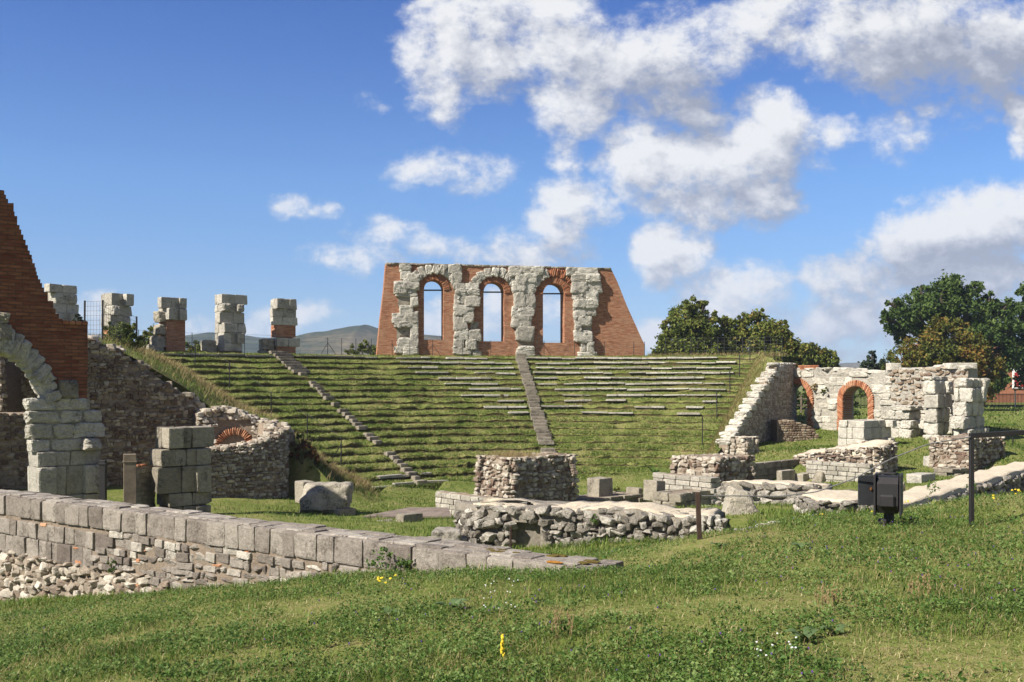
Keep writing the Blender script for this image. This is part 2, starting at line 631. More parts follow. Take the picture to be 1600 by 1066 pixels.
WOOD = flat_mat('weathered_wood', (.17, .135, .10), .85, .2, .35, 4)
DECK = flat_mat('deck_boards', (.20, .16, .13), .85, .2, .35, 3)
BARK = flat_mat('bark', (.075, .06, .045), .95, .1, .4, 5)


def leaf_mat(name, stops, trans=.35):
    m = Mat(name, .6, .2)
    c = m.attr().ramp(stops)
    m.color(c)
    nt = m.nt
    tr = nt.nodes.new('ShaderNodeBsdfTranslucent'); nt.links.new(c.s, tr.inputs[0])
    mx = nt.nodes.new('ShaderNodeMixShader'); mx.inputs[0].default_value = trans
    out = nt.nodes['Material Output']
    nt.links.new(m.b.outputs[0], mx.inputs[1]); nt.links.new(tr.outputs[0], mx.inputs[2]); nt.links.new(mx.outputs[0], out.inputs[0])
    return m.m


GRASSB = leaf_mat('grass_blades', [(0, (.035, .078, .010)), (.35, (.098, .158, .022)), (.65, (.19, .246, .052)), (.85, (.32, .30, .12)), (1, (.48, .41, .22))])
CLOVER = leaf_mat('clover_leaves', [(0, (.032, .074, .014)), (.5, (.085, .157, .028)), (1, (.21, .275, .085))])
DRYG = leaf_mat('dry_grass', [(0, (.13, .13, .045)), (.4, (.26, .20, .085)), (1, (.42, .32, .16))])
OAKL = leaf_mat('oak_leaves', [(0, (.025, .05, .012)), (.5, (.065, .11, .024)), (1, (.14, .185, .045))], .25)
MIDL = leaf_mat('olive_green_leaves', [(0, (.035, .06, .010)), (.5, (.12, .15, .026)), (.85, (.20, .20, .042)), (1, (.29, .20, .055))], .25)
AUTL = leaf_mat('autumn_leaves', [(0, (.055, .075, .012)), (.4, (.12, .13, .022)), (.72, (.20, .135, .027)), (1, (.29, .125, .034))], .25)
CONL = leaf_mat('conifer_needles', [(0, (.016, .03, .014)), (1, (.045, .065, .03))], .1)
BUSHL = leaf_mat('bush_leaves', [(0, (.045, .07, .012)), (.6, (.13, .16, .03)), (1, (.26, .26, .07))], .25)
REDL = leaf_mat('red_shrub_leaves', [(0, (.045, .05, .012)), (.5, (.10, .05, .02)), (1, (.22, .07, .035))], .25)


def ground_mat(name, dry=.0, soil_shade=False):
    m = Mat(name, .97, .05)
    a = m.noise(.55, 6, .65); b = m.noise(4.5, 6, .7); c = m.noise(38, 3, .6)
    d = m.noise(15, 4, .7)
    t = (a * .5 + b * .5 + d * .35 + c * .3 - .325 + dry)
    col = t.ramp([(.28, (.055, .08, .017)), (.42, (.10, .13, .028)), (.52, (.155, .172, .048)), (.62, (.22, .19, .08)), (.74, (.30, .23, .125))])
    if soil_shade:  # dark riser bands: bare earth with the riser shade painted into it
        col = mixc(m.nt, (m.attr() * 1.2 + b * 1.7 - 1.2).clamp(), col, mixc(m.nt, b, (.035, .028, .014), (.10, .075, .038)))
    m.color(col)
    m.bump(b + c * .5, .05, .8)
    return m.m


GROUND = ground_mat('meadow_ground')
TERR = ground_mat('terrace_turf', .03)
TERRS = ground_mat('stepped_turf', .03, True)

# ------------------------------------------------------------------ ground heights
CX, CY, R0, R1 = 3.7, 40.0, 14.6, 34.0
NROW = 20; DR = (R1 - R0) / NROW; DZ = 7.25 / NROW; ZB = -5.25
TH0, TH1 = math.radians(66.5), math.radians(139.7)

CP = [(0, 0, -1.6), (0, -12, -1.4), (-10, -8, -2.2), (10, -8, -1.0), (-3.5, 7, -2.04), (0, 5.7, -1.66), (2.6, 5.2, -1.51),
      (-10.8, 19.2, -4.0), (-8.9, 17.6, -3.75), (-5.7, 15.2, -3.2), (-2.46, 12.9, -2.48), (.86, 10.5, -1.97), (-5.25, 10.5, -2.6), (1.3, 11.0, -2.02), (-14, 14, -3.6), (-20, 8, -3.4),
      (4.37, 12, -1.61), (5.39, 12, -1.64), (2.19, 12, -1.89), (7, 14, -1.58), (5.7, 14, -1.78), (10, 20, -2.3), (12, 14, -1.4), (20, 20, -1.6), (6, 7, -1.5),
      (4.7, 21, -2.72), (6.7, 25.6, -3.0), (6.4, 20.6, -2.66), (3.56, 15, -2.22), (8.3, 22, -2.95), (15.5, 30, -3.7), (22, 36, -3.6),
      (-.5, 19.6, -3.30), (1.8, 19, -3.1), (4.0, 18.3, -2.92), (-.5, 15, -2.75), (-1.65, 24, -3.48), (-4.5, 22, -3.9), (-8.25, 33, -4.25), (-7.1, 38, -4.78), (-4.1, 44, -5.2),
      (-2.6, 38, -5.0), (1, 39, -4.95), (-1, 31, -4.3), (5, 33, -4.3), (10, 36, -4.6), (7.5, 41, -5.1), (3.9, 45, -5.1), (10.3, 46, -4.9), (2, 50, -5.3), (-5, 48, -5.3), (14, 42, -4.4),
      (17.7, 45, -4.2), (13.5, 51, -3.5), (17, 56, -3.3), (13.5, 47, -4.5), (21, 48, -3.9), (24, 46, -3.9), (28, 52, -3.6), (20, 64, -2.5), (26.6, 58, -2.5), (23.4, 51, -2.9), (30, 60, -2.5), (47, 100, -2.4),
      (-13, 26, -4.3), (-15, 36, -4.5), (-20, 30, -4.4), (-30, 40, -3.2), (-30, 20, -3.6), (-11.5, 31, -4.4), (-25, 55, -2.5), (-40, 80, -2.5), (0, 80, -2.5), (30, 80, -2.5), (60, 60, -2.4), (60, 20, -1.5), (-60, 30, -3.), (-60, -20, -2.5), (60, -20, -1.2), (0, -60, -1.5),
      (-200, 100, -2.5), (200, 100, -2.4), (0, 200, -2.5), (0, -200, -2.5), (-200, -100, -2.5), (200, -100, -2.5), (0, 500, -2.5)]
_cp = np.array(CP, float)
_D = np.linalg.norm(_cp[:, None, :2] - _cp[None, :, :2], axis=2)
_A = np.zeros((len(_cp) + 1,) * 2); _A[:-1, :-1] = np.sqrt(_D ** 2 + .6) + np.eye(len(_cp)) * .05; _A[-1, :-1] = _A[:-1, -1] = 1
_W = np.linalg.solve(_A, np.append(_cp[:, 2], 0))


def cav_z(r):
    """cavea height at radius r without the steps"""
    return ZB + np.clip((np.asarray(r) - R0) / (R1 - R0), 0, 1) * 7.25


def ground(x, y):
    x = np.asarray(x, float); y = np.asarray(y, float); sh = np.broadcast(x, y).shape
    xf, yf = np.broadcast_to(x, sh).ravel(), np.broadcast_to(y, sh).ravel()
    z = np.empty(len(xf))
    for i in range(0, len(xf), 20000):
        d = (xf[i:i + 20000, None] - _cp[:, 0]) ** 2 + (yf[i:i + 20000, None] - _cp[:, 1]) ** 2
        z[i:i + 20000] = np.sqrt(d + .6) @ _W[:-1] + _W[-1]
    rr = np.hypot(xf, yf)
    k = np.clip((rr - 90) / 120, 0, 1)
    z = z * (1 - k) + -2.5 * k
    z += fbm(xf * .45, yf * .45, 4) * .10 * np.clip(rr / 10, .6, 1.4) + fbm(xf * 2.3 + 9, yf * 2.3, 3) * .035
    # keep the meadow sheet under the terraces
    dx, dy = xf - CX, yf - CY; r = np.hypot(dx, dy); th = np.arctan2(dy, dx)
    ins = (r > R0 - .3) & (r < 39) & (th > TH0 - .03) & (th < TH1 + .25)
    z = np.where(ins, np.minimum(z, cav_z(r) - .5), z)
    return z.reshape(sh)


def axis(lo, hi, fine, dense):
    """grid lines: dense in the middle, growing outwards"""
    a, b = dense
    mid = list(np.arange(a, b, fine))
    s, x, up = fine, b, []
    while x < hi: up.append(x); s *= 1.09; x += s
    s, x, dn = fine, a, []
    while x > lo:
        s *= 1.09; x -= s; dn.append(x)
    return np.array(dn[::-1] + mid + up)


gx = axis(-2500, 2500, .22, (-14, 14)); gy = axis(-400, 3200, .22, (3, 30))
X, Y = np.meshgrid(gx, gy)
Z = ground(X, Y)
nx, ny = len(gx), len(gy)
I = (np.arange(ny - 1)[:, None] * nx + np.arange(nx - 1)[None, :]).ravel()
mb = MB(); mb.add(np.column_stack([X.ravel(), Y.ravel(), Z.ravel()]), [np.column_stack([I, I + 1, I + nx + 1, I + nx])])
tag(mb.build('ground', GROUND, smooth=True), kind='structure')


# ------------------------------------------------------------------ the grass-grown terraces
def row_wobble(th, i):
    return fbm(th * 16 + i * 3.7, np.full_like(th, i * 1.9), 4) * .34


def row_drop(th, i):
    """how much of each riser has survived along the row (1 = a full step, 0 = worn to a slope)"""
    k = np.clip(1.02 + fbm(th * 22 + i * 7.1, np.full_like(th, i * 2.7), 4) * 1.25, .15, 1.35)
    soft = np.clip((math.radians(97) - th) * 25, 0, 1) * np.clip((9.5 - i) / 1.5, 0, 1)
    return k * (1 - .62 * soft)


def terrace_surface(r, th):
    """height of the stepped turf: treads that lean forward a little and sloping risers"""
    i = np.clip(np.floor((r - R0) / DR), -1, NROW)
    f = (r - R0) / DR - i
    return i, f


nth, per = 560, 9
ths = np.linspace(TH0, TH1, nth)
fr = np.array([0., .06, .03, .06, .16, .34, .58, .80, .97])
hz = np.array([-.02, .20, .40, .56, .60, .68, .80, .91, .99])   # share of one step's rise above the tread below
rows = []
for i in range(NROW):
    dr = row_wobble(ths, i) * (1 if i < NROW - 1 else .3)
    rd = row_drop(ths, i)
    for k in range(per):
        r = R0 + (i + fr[k]) * DR + dr * (1 if k < 5 else .5)
        lump = fbm(ths * 60 + k * 2.1, np.full_like(ths, i * 5.3 + k * .31), 3) * .10
        z = ZB + (i + hz[k] * rd + fr[k] * (1 - rd)) * DZ + (lump if 0 < k else lump * .4)
        if k >= 5: z = ZB + (i + hz[k] * rd + fr[k] * (1 - rd)) * DZ + lump * .6
        rows.append(np.column_stack([CX + r * np.cos(ths), CY + r * np.sin(ths), z]))
soil_shade = np.concatenate([[0]] + [[.9, 1, .9, .25, 0, 0, 0, 0, .3]] * NROW + [[0]])  # per-row weight of bare earth and painted shade, strongest on the risers
first = np.column_stack([CX + (R0 - .2) * np.cos(ths), CY + (R0 - .2) * np.sin(ths), np.full(nth, -7.)])
last = np.column_stack([CX + (R1 + .2) * np.cos(ths), CY + (R1 + .2) * np.sin(ths), np.full(nth, 1.97)])
rows = [first] + rows + [last]
m = len(rows)
v = np.concatenate(rows)
I = (np.arange(m - 1)[:, None] * nth + np.arange(nth - 1)[None, :]).ravel()
mb = MB(); mb.add(v, [np.column_stack([I, I + nth, I + nth + 1, I + 1])], np.repeat(soil_shade, nth))
# side skirts
for j in (0, nth - 1):
    edge = np.array([r[j] for r in rows[1:]]); low = edge.copy(); low[:, 2] = -7
    k = len(edge); q = np.arange(k - 1)
    mb.add(np.concatenate([edge, low]), [np.column_stack([q, q + k, q + k + 1, q + 1])], 0.)
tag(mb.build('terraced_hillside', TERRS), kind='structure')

# the level walk behind the top row, down the far side of the bank
pts = np.linspace(math.radians(65.4), math.radians(160), 220)
rs = [33.9, 34.6, 35.5, 36.5, 37.5, 38.5, 40, 43, 48]; zs = [1.9, 2.0, 2.0, 2.0, 2.0, 1.95, 1.5, .2, -3.2]
v = []
for r, z in zip(rs, zs):
    v.append(np.column_stack([CX + r * np.cos(pts), CY + r * np.sin(pts), z + fbm(pts * 40, np.full_like(pts, r), 3) * .10]))
v = np.concatenate(v); n = len(pts)
v[np.arange(len(rs)) * n, 2] = -3.5; v[np.arange(len(rs)) * n + 1, 2] -= .25
I = (np.arange(len(rs) - 1)[:, None] * n + np.arange(n - 1)[None, :]).ravel()
mb = MB(); mb.add(v, [np.column_stack([I, I + n, I + n + 1, I + 1])])
tag(mb.build('hilltop_path', TERR, smooth=True), kind='structure')


def pol(thd, r, z=None):
    t = math.radians(thd)
    return np.array([CX + r * math.cos(t), CY + r * math.sin(t), float(cav_z(r)) if z is None else z])


def bank(name, e1, e2, ns=90, nt=26, bulge=.25, foot=2.):
    e1 = np.array(e1, float); e2 = np.array(e2, float)

    def rs3(p):
        d = np.concatenate([[0], np.cumsum(np.linalg.norm(np.diff(p, axis=0), axis=1))]); s = np.linspace(0, d[-1], ns)
        return np.column_stack([np.interp(s, d, p[:, k]) for k in range(3)])
    a, b = rs3(e1), rs3(e2); g = []
    for j in range(nt):
        f = j / (nt - 1)
        q = a * (1 - f) + b * f
        q[:, 2] += bulge * math.sin(math.pi * f) + fbm(q[:, 0] * .9, q[:, 1] * .9, 4) * .35 * min(1, 4 * f * (1 - f) + .15)
        g.append(q)
    grid = np.array(g)
    d = b - a; d[:, 2] = 0; d /= np.linalg.norm(d, axis=1)[:, None] + 1e-9
    gz_ = ground(b[:, 0], b[:, 1])
    for k, (o_, f) in enumerate(((.25, .45), (.6, 1.0), (.7, 1.3))):   # the foot of the slope runs down into the ground
        w = np.clip((np.linspace(0, 1, ns) - foot) / .06, 0, 1); f = f * w; q = b + d * (o_ * w)[:, None]; q[:, 2] = b[:, 2] * (1 - f) + (gz_ - .25) * f
        g.append(q)
    nt = len(g)
    v = np.concatenate(g)
    I = (np.arange(nt - 1)[:, None] * ns + np.arange(ns - 1)[None, :]).ravel()
    mb = MB(); mb.add(v, [np.column_stack([I, I + 1, I + ns + 1, I + ns])])
    tag(mb.build(name, TERR, smooth=True), kind='structure')
    return grid


LBANK = bank('grass_bank', [pol(158, 34, 2), pol(150, 34, 2), pol(144, 34, 2), pol(139.4, 34, 1.9)] + [pol(139.4, r) + [0, 0, .15] for r in (30, 26, 22, 18, 15.5, 14.0)],
             [(-30, 54, 1.8), (-22, 46, 2.0), (-17.8, 42.6, 2.0), (-16.2, 44.0, 1.1), (-14.6, 45.4, -.1), (-13.6, 46.0, -1.0), (-11.0, 45.6, -1.6), (-9.0, 44.3, -3.0), (-7.6, 43.8, -4.4), (-5.6, 44.6, -5.3)], foot=.70)
RBANK = bank('grass_bank', [pol(66.8, r) + [0, 0, .1] for r in (34, 30, 26, 22, 18, 15, 13)],
             [(17.4, 64.1, 1.0), (16.15, 61.9, .3), (14.75, 59.7, -.8), (13.15, 57.2, -1.9), (11.25, 54.2, -3.1), (10.3, 51.8, -3.7), (9.2, 49.5, -5.2)], bulge=.15)
# ------------------------------------------------------------------ top arcade wall
al = math.radians(11)
wu = np.array([math.cos(al), math.sin(al)])
w0 = P(588, 553, 73.2)[:2]
AW = Path([w0, w0 + wu * 20.6])


def AB(l): return [AW.px(*q) for q in l]


root = thing('arcade_wall_ruin', 'long brick wall with three arched openings and white stone piers on top of the terraces', 'ruin', (*AW.at(9.6)[0][:2], 1.9))
arches = [(662.5, 693, 437.5, 531), (755.5, 788, 441, 533.5), (848.5, 882, 443, 535.5)]
outline = AB([(588, 562), (594, 500), (600, 450), (603, 412), (650, 413), (700, 414), (760, 416), (840, 418), (900, 419.5), (955, 420.5), (965, 441), (980, 479), (1003, 530), (1007, 538), (1008, 566)])
loops = [outline] + [arch_curve(AW, *a) for a in arches]
mb = MB(); prism(mb, loops, AW, -1.3, 0.)
mb.build('brick_wall', BRICKF, root)
mb = MB()
cap = AB([(603, 412), (760, 416), (955, 420.5)])
for (a0, b0), (a1, b1) in zip(resample(cap, 30)[:-1], resample(cap, 30)[1:]):
    stone(mb, ASH5, AW.pos((a0 + a1) / 2, (b0 + b1) / 2 + U(0, .03), -.62), ((a1 - a0) / 2, .7, .07), np.array([[*wu, 0], [wu[1], -wu[0], 0], [0, 0, 1]]), U(.3, .8))
mb.build('coping', TRAVG, root)
# brick arch rings, a little proud of the wall
ring_out = [(650, 706, 427, 552), (743.5, 800.5, 431, 555), (836, 895, 433.5, 556)]
for (xl, xr, yt, yb), (ol, orr, ot, ob) in zip(arches, ring_out):
    inn = arch_curve(AW, xl, xr, yt, yb)[1:-1]
    out = arch_curve(AW, ol + 3, orr - 3, ot, yb)[1:-1]
    mb = MB(); voussoirs(mb, AW, inn, out, 44, .5, ASH5, (0, .8), .012, .07, .02)
    mb.build('brick_arch', BRICKU, root)
# iron tie bars
for (xl, xr, yt, yb), py in zip(arches, (453, 456, 458.5)):
    a, b = AW.px(xl - 1, py), AW.px(xr + 1, py)
    mb = MB(); tube(mb, [AW.pos(a[0], a[1], -.35), AW.pos(b[0], b[1], -.35)], .055, 6)
    mb.build('tie_bar', IRON, root)
# window-frame thin strip on the right of each opening is part of the brick; eroded travertine piers follow the photo block by block
piers = [
    [(624, 640, 414, 422), (626, 640, 421, 436), (636, 655, 429, 440), (616, 634, 440, 458), (630, 652, 436, 452), (618, 648, 450, 463), (642, 651, 464, 478), (625, 643, 479, 490), (640, 651, 488, 492), (613, 651, 490, 505),
     (616, 640, 504, 511), (636, 651, 503, 512), (642, 651, 512, 524), (622, 641, 530, 546), (641, 651, 524, 546), (617, 630, 543, 551), (630, 651, 544, 554)],
    [(700, 719, 414, 428), (706, 719, 427, 444), (709, 745, 444, 453), (712, 747, 452, 461), (710, 730, 461, 480), (726, 747, 464, 478), (710, 738, 479, 492), (724, 737, 491, 503), (709, 727, 491, 516), (711, 729, 516, 530), (731, 749, 517, 532),
     (709, 722, 530, 545), (728, 741, 532, 545), (708, 735, 545, 553), (738, 750, 550, 557)],
    [(795, 812, 418, 432), (812, 832, 418, 430), (830, 846, 418, 430), (806, 820, 430, 444), (818, 836, 429, 441), (800, 818, 441, 458), (816, 833, 442, 458), (803, 834, 458, 480), (800, 813, 480, 493), (811, 832, 480, 493), (800, 828, 493, 511),
     (806, 831, 511, 533), (810, 832, 542, 547), (807, 833, 545, 557)],
    [(885, 905, 420, 430), (903, 932, 420, 430), (893, 916, 430, 443), (914, 934, 429, 441), (892, 914, 442, 458), (912, 937, 440, 457), (895, 932, 456, 470), (896, 931, 469, 482), (896, 928, 482, 493), (897, 922, 491, 509), (898, 905, 510, 517),
     (897, 922, 518, 534), (907, 912, 535, 549), (916, 925, 535, 550), (902, 930, 551, 559)]]
Z3 = np.array([0, 0, 1.]); WAX = np.array([[*wu, 0], [wu[1], -wu[0], 0], [0, 0, 1]])
for pi, blocks in enumerate(piers):
    mb = MB()
    for (x0, x1, y0, y1) in blocks:
        a0, bt = AW.px(x0, y0); a1, bb = AW.px(x1, y1)
        w, h = a1 - a0 + .06, bt - bb + .06
        k = max(1, round(w / 1.0))
        prot = U(.22, .36) * (1 if y0 > 428 else .75) + (.06 if pi >= 2 else 0)
        for i in range(k):
            ww = w / k
            stone(mb, ERO, AW.pos(a0 + (i + .5) * ww, (bt + bb) / 2, prot / 2 - .2 + U(-.05, .05)), (ww / 2 + .05, prot / 2 + .2, h / 2 + .04), WAX, U(.3, 1))
        for i in range(int(w * h * 7)):
            s = U(.06, .17)
            stone(mb, RUB4, AW.pos(U(a0, a1), U(bb, bt), prot - .09), (s, s * .7, s * .8), WAX, U(.2, 1))
    mb.build('stone_pier', TRAV, root)
# plaster infill panels where pier blocks are missing
for (x0, x1, y0, y1) in ((622, 642, 463, 480), (620, 641, 511, 532), (625, 650, 524, 552), (735, 748, 503, 552), (715, 736, 530, 556), (809, 833, 532, 546), (906, 924, 508, 558)):
    a0, bt = AW.px(x0, y0); a1, bb = AW.px(x1, y1)
    mb = MB(); box(mb, AW.pos((a0 + a1) / 2, (bt + bb) / 2, -.05), ((a1 - a0) / 2, .10, (bt - bb) / 2), WAX, .6)
    mb.build('infill_panel', MORT if y0 > 515 else TRAVG, root)
# travertine arch stones over the three openings
for i, (inn, out, n) in enumerate((
        ([(651, 452), (655, 441), (664, 432), (678, 427), (692, 430), (703, 438), (708, 450)], [(634, 440), (645, 424), (660, 414.5), (678, 414), (697, 414), (712, 420), (722, 446)], 9),
        ([(744, 458), (748, 444), (757, 436), (771, 431), (786, 435), (796, 444), (801, 458)], [(728, 452), (738, 434), (752, 421), (771, 418), (792, 419), (808, 432), (814, 456)], 9),
        ([(835, 460), (839, 448), (847, 439), (858, 434)], [(818, 452), (828, 437), (840, 425), (855, 419)], 4))):
    mb = MB(); voussoirs(mb, AW, AB(inn), AB(out), n, .7, ERO, (.35, .9), .06, .22, .01)
    for k in range(40):
        q = random.choice(AB(inn)); q2 = random.choice(AB(out))
    mb.build('stone_arch', TRAV, root)
mb = MB(); voussoirs(mb, AW, AB([(858, 434), (868, 433), (882, 437), (892, 447)]), AB([(860, 420), (876, 420), (890, 425), (900, 437)]), 14, .6, RUB4, (.1, .7), .03, .14, .03)
mb.build('brick_arch_patch', BRICKU, root)


# ------------------------------------------------------------------ generic masonry block seen corner-on
def block_plan(K, L1, L2, u=(.75, .6614)):
    u = np.array(u); n = np.array([-u[1], u[0]])
    K = np.asarray(K, float)
    return [K + n * L1, K, K + u * L2, K + u * L2 + n * L1]


def lens(K, xl, xr, u=(.75, .6614)):
    """how far the two faces run back from corner K to reach these picture columns"""
    u = np.array(u); n = np.array([-u[1], u[0]])
    kl, kr = (xl - 800) / F, (xr - 800) / F
    L1 = (kl * K[1] - K[0]) / (n[0] - kl * n[1])
    L2 = (kr * K[1] - K[0]) / (u[0] - kr * u[1])
    return max(L1, .2), max(L2, .2)


def mblock(root, K, xl, xr, z0, z1, h, w, depth, lib, smat, cmat=None, u=(.75, .6614), batter=0., out=.03, rot=.05, tint=(0, 1), names=('masonry', 'core'),
           rough=.04, gap=.012, L=None, topfn=None, front=.0, skip=0.):
    L1, L2 = L or lens(K, xl, xr, u)
    pl = block_plan(K, L1, L2, u)
    mb = MB()
    solid(mb, pl, z0, z1 - .03, batter, rough * .7, tint=.6, topfn=topfn, inset=.075)
    mb.build(names[1], cmat or MORT, root, smooth=True)
    path = Path(pl + [pl[0]])
    mb = MB()
    zt = (lambda a, b: b < topfn(*path.at(a)[0][:2])) if topfn else None
    masonry(mb, path, z0, z1, h, w, depth, lib, zt, tint, out, rot, batter, gap=gap, front=front, skip=skip)
    mb.build(names[0], smat, root)
    return L1, L2


# ------------------------------------------------------------------ five lone piers on the bank, left of the arcade wall
def lone_pier(label, px, thd, ytop, layers, wpx, step=None):
    c = pol(thd, 35.2, 1.9)
    t = math.radians(thd); n = np.array([-math.cos(t), -math.sin(t)]); u = np.array([-n[1], n[0]])
    root = thing('stone_pier', label, 'ruin', c, 'lone piers on the bank')
    Y = c[1]
    W = wpx / F * Y * .80; D = W * .75
    z = 1.7; zt = (600 - ytop) / F * Y
    ax = np.array([[*u, 0], [*n, 0], [0, 0, 1]])
    for kind, frac, sc in layers:
        h = (zt - 1.7) * frac
        mb = MB()
        K = c[:2] + n * D / 2 - u * W / 2 * sc
        if kind == 'b':
            pl = Path([K, K + u * W * sc])
            prism(mb, [[(0, z), (W * sc, z), (W * sc, z + h), (0, z + h)]], pl, -D, 0.)
            mb.build('brick_core', BRICKF, root)
        else:
            path = Path([K - n * D, K, K + u * W * sc, K + u * W * sc - n * D, K - n * D])
            masonry(mb, path, z, z + h, (.5, .75), (.6, 1.1), .5, ASH8 + ERO[:9], None, (.2, .9), .012, .012, gap=.0, front=.03)
            box(mb, np.array([*(c[:2]), z + h / 2]), (W * sc / 2 - .1, D / 2 - .1, h / 2 - .05), ax, .4)
            mb.build('stone_block', TRAV, root)
        z += h
    if step:
        for (dx, zz, s) in step:
            mb = MB()
            stone(mb, ERO, np.array([*(c[:2] - u * (W / 2 + dx)), 1.9 + zz]), (s, s * 1.2, s), ax, .7)
            mb.build('fallen_stone', TRAVG, root)
    return root


lone_pier('squat pale pier of two stacked blocks just behind the brick wall, half hidden', 95, 147.5, 446, [('s', 1., 1.)], 44)
lone_pier('rounded grey pier standing behind the green bush at left', 184, 141.7, 458, [('b', .45, .98), ('s', .55, 1.)], 42)
lone_pier('stepped pier with tall brick body and pale block at its left foot', 270, 135.6, 466, [('b', .62, .98), ('s', .38, 1.)], 40, [(.12, 2.3, .34), (.15, 1.5, .34), (.3, .7, .36), (.5, .1, .42)])
lone_pier('tallest lone pier made wholly of squared grey blocks', 358, 129.3, 460, [('b', .10, .98), ('s', .90, 1.)], 42, [(.7, .55, .38), (.6, .0, .3)])
lone_pier('pier nearest the arcade wall, pale head above a red brick foot', 446, 123.1, 468, [('b', .2, .98), ('s', .16, 1.), ('b', .2, .98), ('s', .44, 1.)], 40, [(.5, .75, .40), (.7, .0, .35)])

# ------------------------------------------------------------------ seat rows faced with stone, and the two stairs
STH = math.radians(95.3)          # centre stair
LTH = math.radians(124.6)         # left stair


def seat_row(i, t0, t1, label, group, cover=1., tint=(.2, 1)):
    """stone edge along the front of tread i from angle t1 (left) to t0 (right)"""
    r = R0 + i * DR
    tm = (t0 + t1) / 2
    root = thing('stone_seat_row', label, 'stone seats', (CX + r * math.cos(tm), CY + r * math.sin(tm), ZB + (i + 1) * DZ - .2), group)
    a = t0; made = 0
    while a < t1:
        w = U(.6, 1.9) / r
        if random.random() < cover or (not made and a + 2 * w > t1):
            made += 1
            th = a + w / 2
            rr = r + .06 + float(row_wobble(np.array([th]), i)[0]) * .35
            t = np.array([-math.sin(th), math.cos(th), 0]); n = np.array([-math.cos(th), -math.sin(th), 0])
            h = U(.035, .07)
            an = U(-.02, .02)
            ax = np.array([-t * math.cos(an) + Z3 * math.sin(an), n, Z3])
            mb = MB(); stone(mb, ASH5, np.array([CX + rr * math.cos(th), CY + rr * math.sin(th), ZB + (i + .58) * DZ + U(-.05, .03)]), (w * r / 2 * .985, U(.12, .18), h), ax, U(*tint))
            mb.build('seat_block', TRAV, root)
        a += w


ords = ['topmost', 'second', 'third', 'fourth', 'fifth', 'sixth', 'seventh', 'eighth', 'ninth', 'tenth', 'eleventh', 'twelfth']
for k in range(11):
    i = NROW - 1 - k
    seat_row(i, TH0 + .035 + .005 * (k % 3), STH - .028 - .004 * k, f'straight pale stone seat row right of the central stair, {ords[k]} from the top', 'stone seat rows right of the stair', [.97, .9, .92, .93, .9, .88, .92, .85, .75, .5, .25][k], (.15, .85))
    end = [math.radians(x) for x in (113, 111, 109.5, 109, 107.5, 105.5, 104.5, 103, 100.5, 104, 98)][k]
    seat_row(i, STH + .022, end, f'broken stone seat row left of the central stair, {ords[k]} from the top', 'stone seat rows left of the stair', [.75, .8, .8, .85, .75, .75, .7, .6, .4, .7, .12][k], (.15, .9))
seat_row(NROW - 1, math.radians(113), LTH - .03, 'dark stone kerb along the top edge between the arcade wall and left stair', 'stone seat rows at the hilltop', 1., (0, .3))
seat_row(NROW - 1, LTH + .02, TH1 - .02, 'dark stone kerb along the top edge left of the left stair', 'stone seat rows at the hilltop', 1., (0, .3))
seat_row(0, LTH - .11, LTH - .015, 'lowest stone seat row at the foot of the left stair, right of its steps', 'lowest stone seat rows', .9, (.2, .7))
seat_row(1, LTH - .07, LTH - .015, 'second lowest stone seat row at the foot of the left stair', 'lowest stone seat rows', .9, (.2, .7))
seat_row(0, LTH + .03, LTH + .17, 'dark mossy lowest stone seat row left of the left stair', 'lowest stone seat rows', .95, (0, .5))
seat_row(1, LTH + .04, LTH + .12, 'mossy second stone seat row left of the left stair', 'lowest stone seat rows', .7, (0, .5))


def stair(th, label, dens, w, i0, i1, tint, mat):
    root = thing('stone_stair', label, 'stairs', pol(math.degrees(th), R0 + i0 * DR))
    k = i0 * 2
    for s in range(i0 * 2, i1 * 2):
        if random.random() > dens(s / 2): continue
        r = R0 + (s / 2 + .1) * DR; z = ZB + (s / 2 + .72) * DZ
        a = th + U(-.002, .002)
        t = np.array([math.sin(a), -math.cos(a), 0]); n = np.array([-math.cos(a), -math.sin(a), 0])
        mb = MB()
        ww = w(s / 2)
        stone(mb, ASH5, np.array([CX + r * math.cos(a), CY + r * math.sin(a), z - .02]), (ww / 2 * U(.9, 1.05), .22, .115), np.array([t, n, Z3]), U(*tint))
        mb.build('step', mat, root)


stair(STH, 'straight central stair of worn stone steps climbing to the arcade wall', lambda i: 1 if i > 7 else .85, lambda i: .74 if i > 9 else .9, 3, NROW, (0, .55), TRAVG)
stair(LTH, 'left stair of scattered pale steps climbing diagonally between the turf terraces', lambda i: .86 if i < 14 else (.25 if i < 16 else 1), lambda i: U(.32, .6) if i < 16 else 1.2, 0, NROW, (0, .6), TRAVG)

# ------------------------------------------------------------------ left side: brick wall with half an arch
u37 = np.array([.75, .6614]); n37 = np.array([.6614, -.75])
W0 = Q(139, 33.0)
BW = Path([W0 - u37 * 9, W0])
root = thing('brick_arch_wall', 'tall sloping dark red brick wall above half a stone arch at left edge', 'ruin', (W0[0] - 1.5, W0[1] - 1, -4.4))


def BB(l): return [BW.px(*q) for q in l]


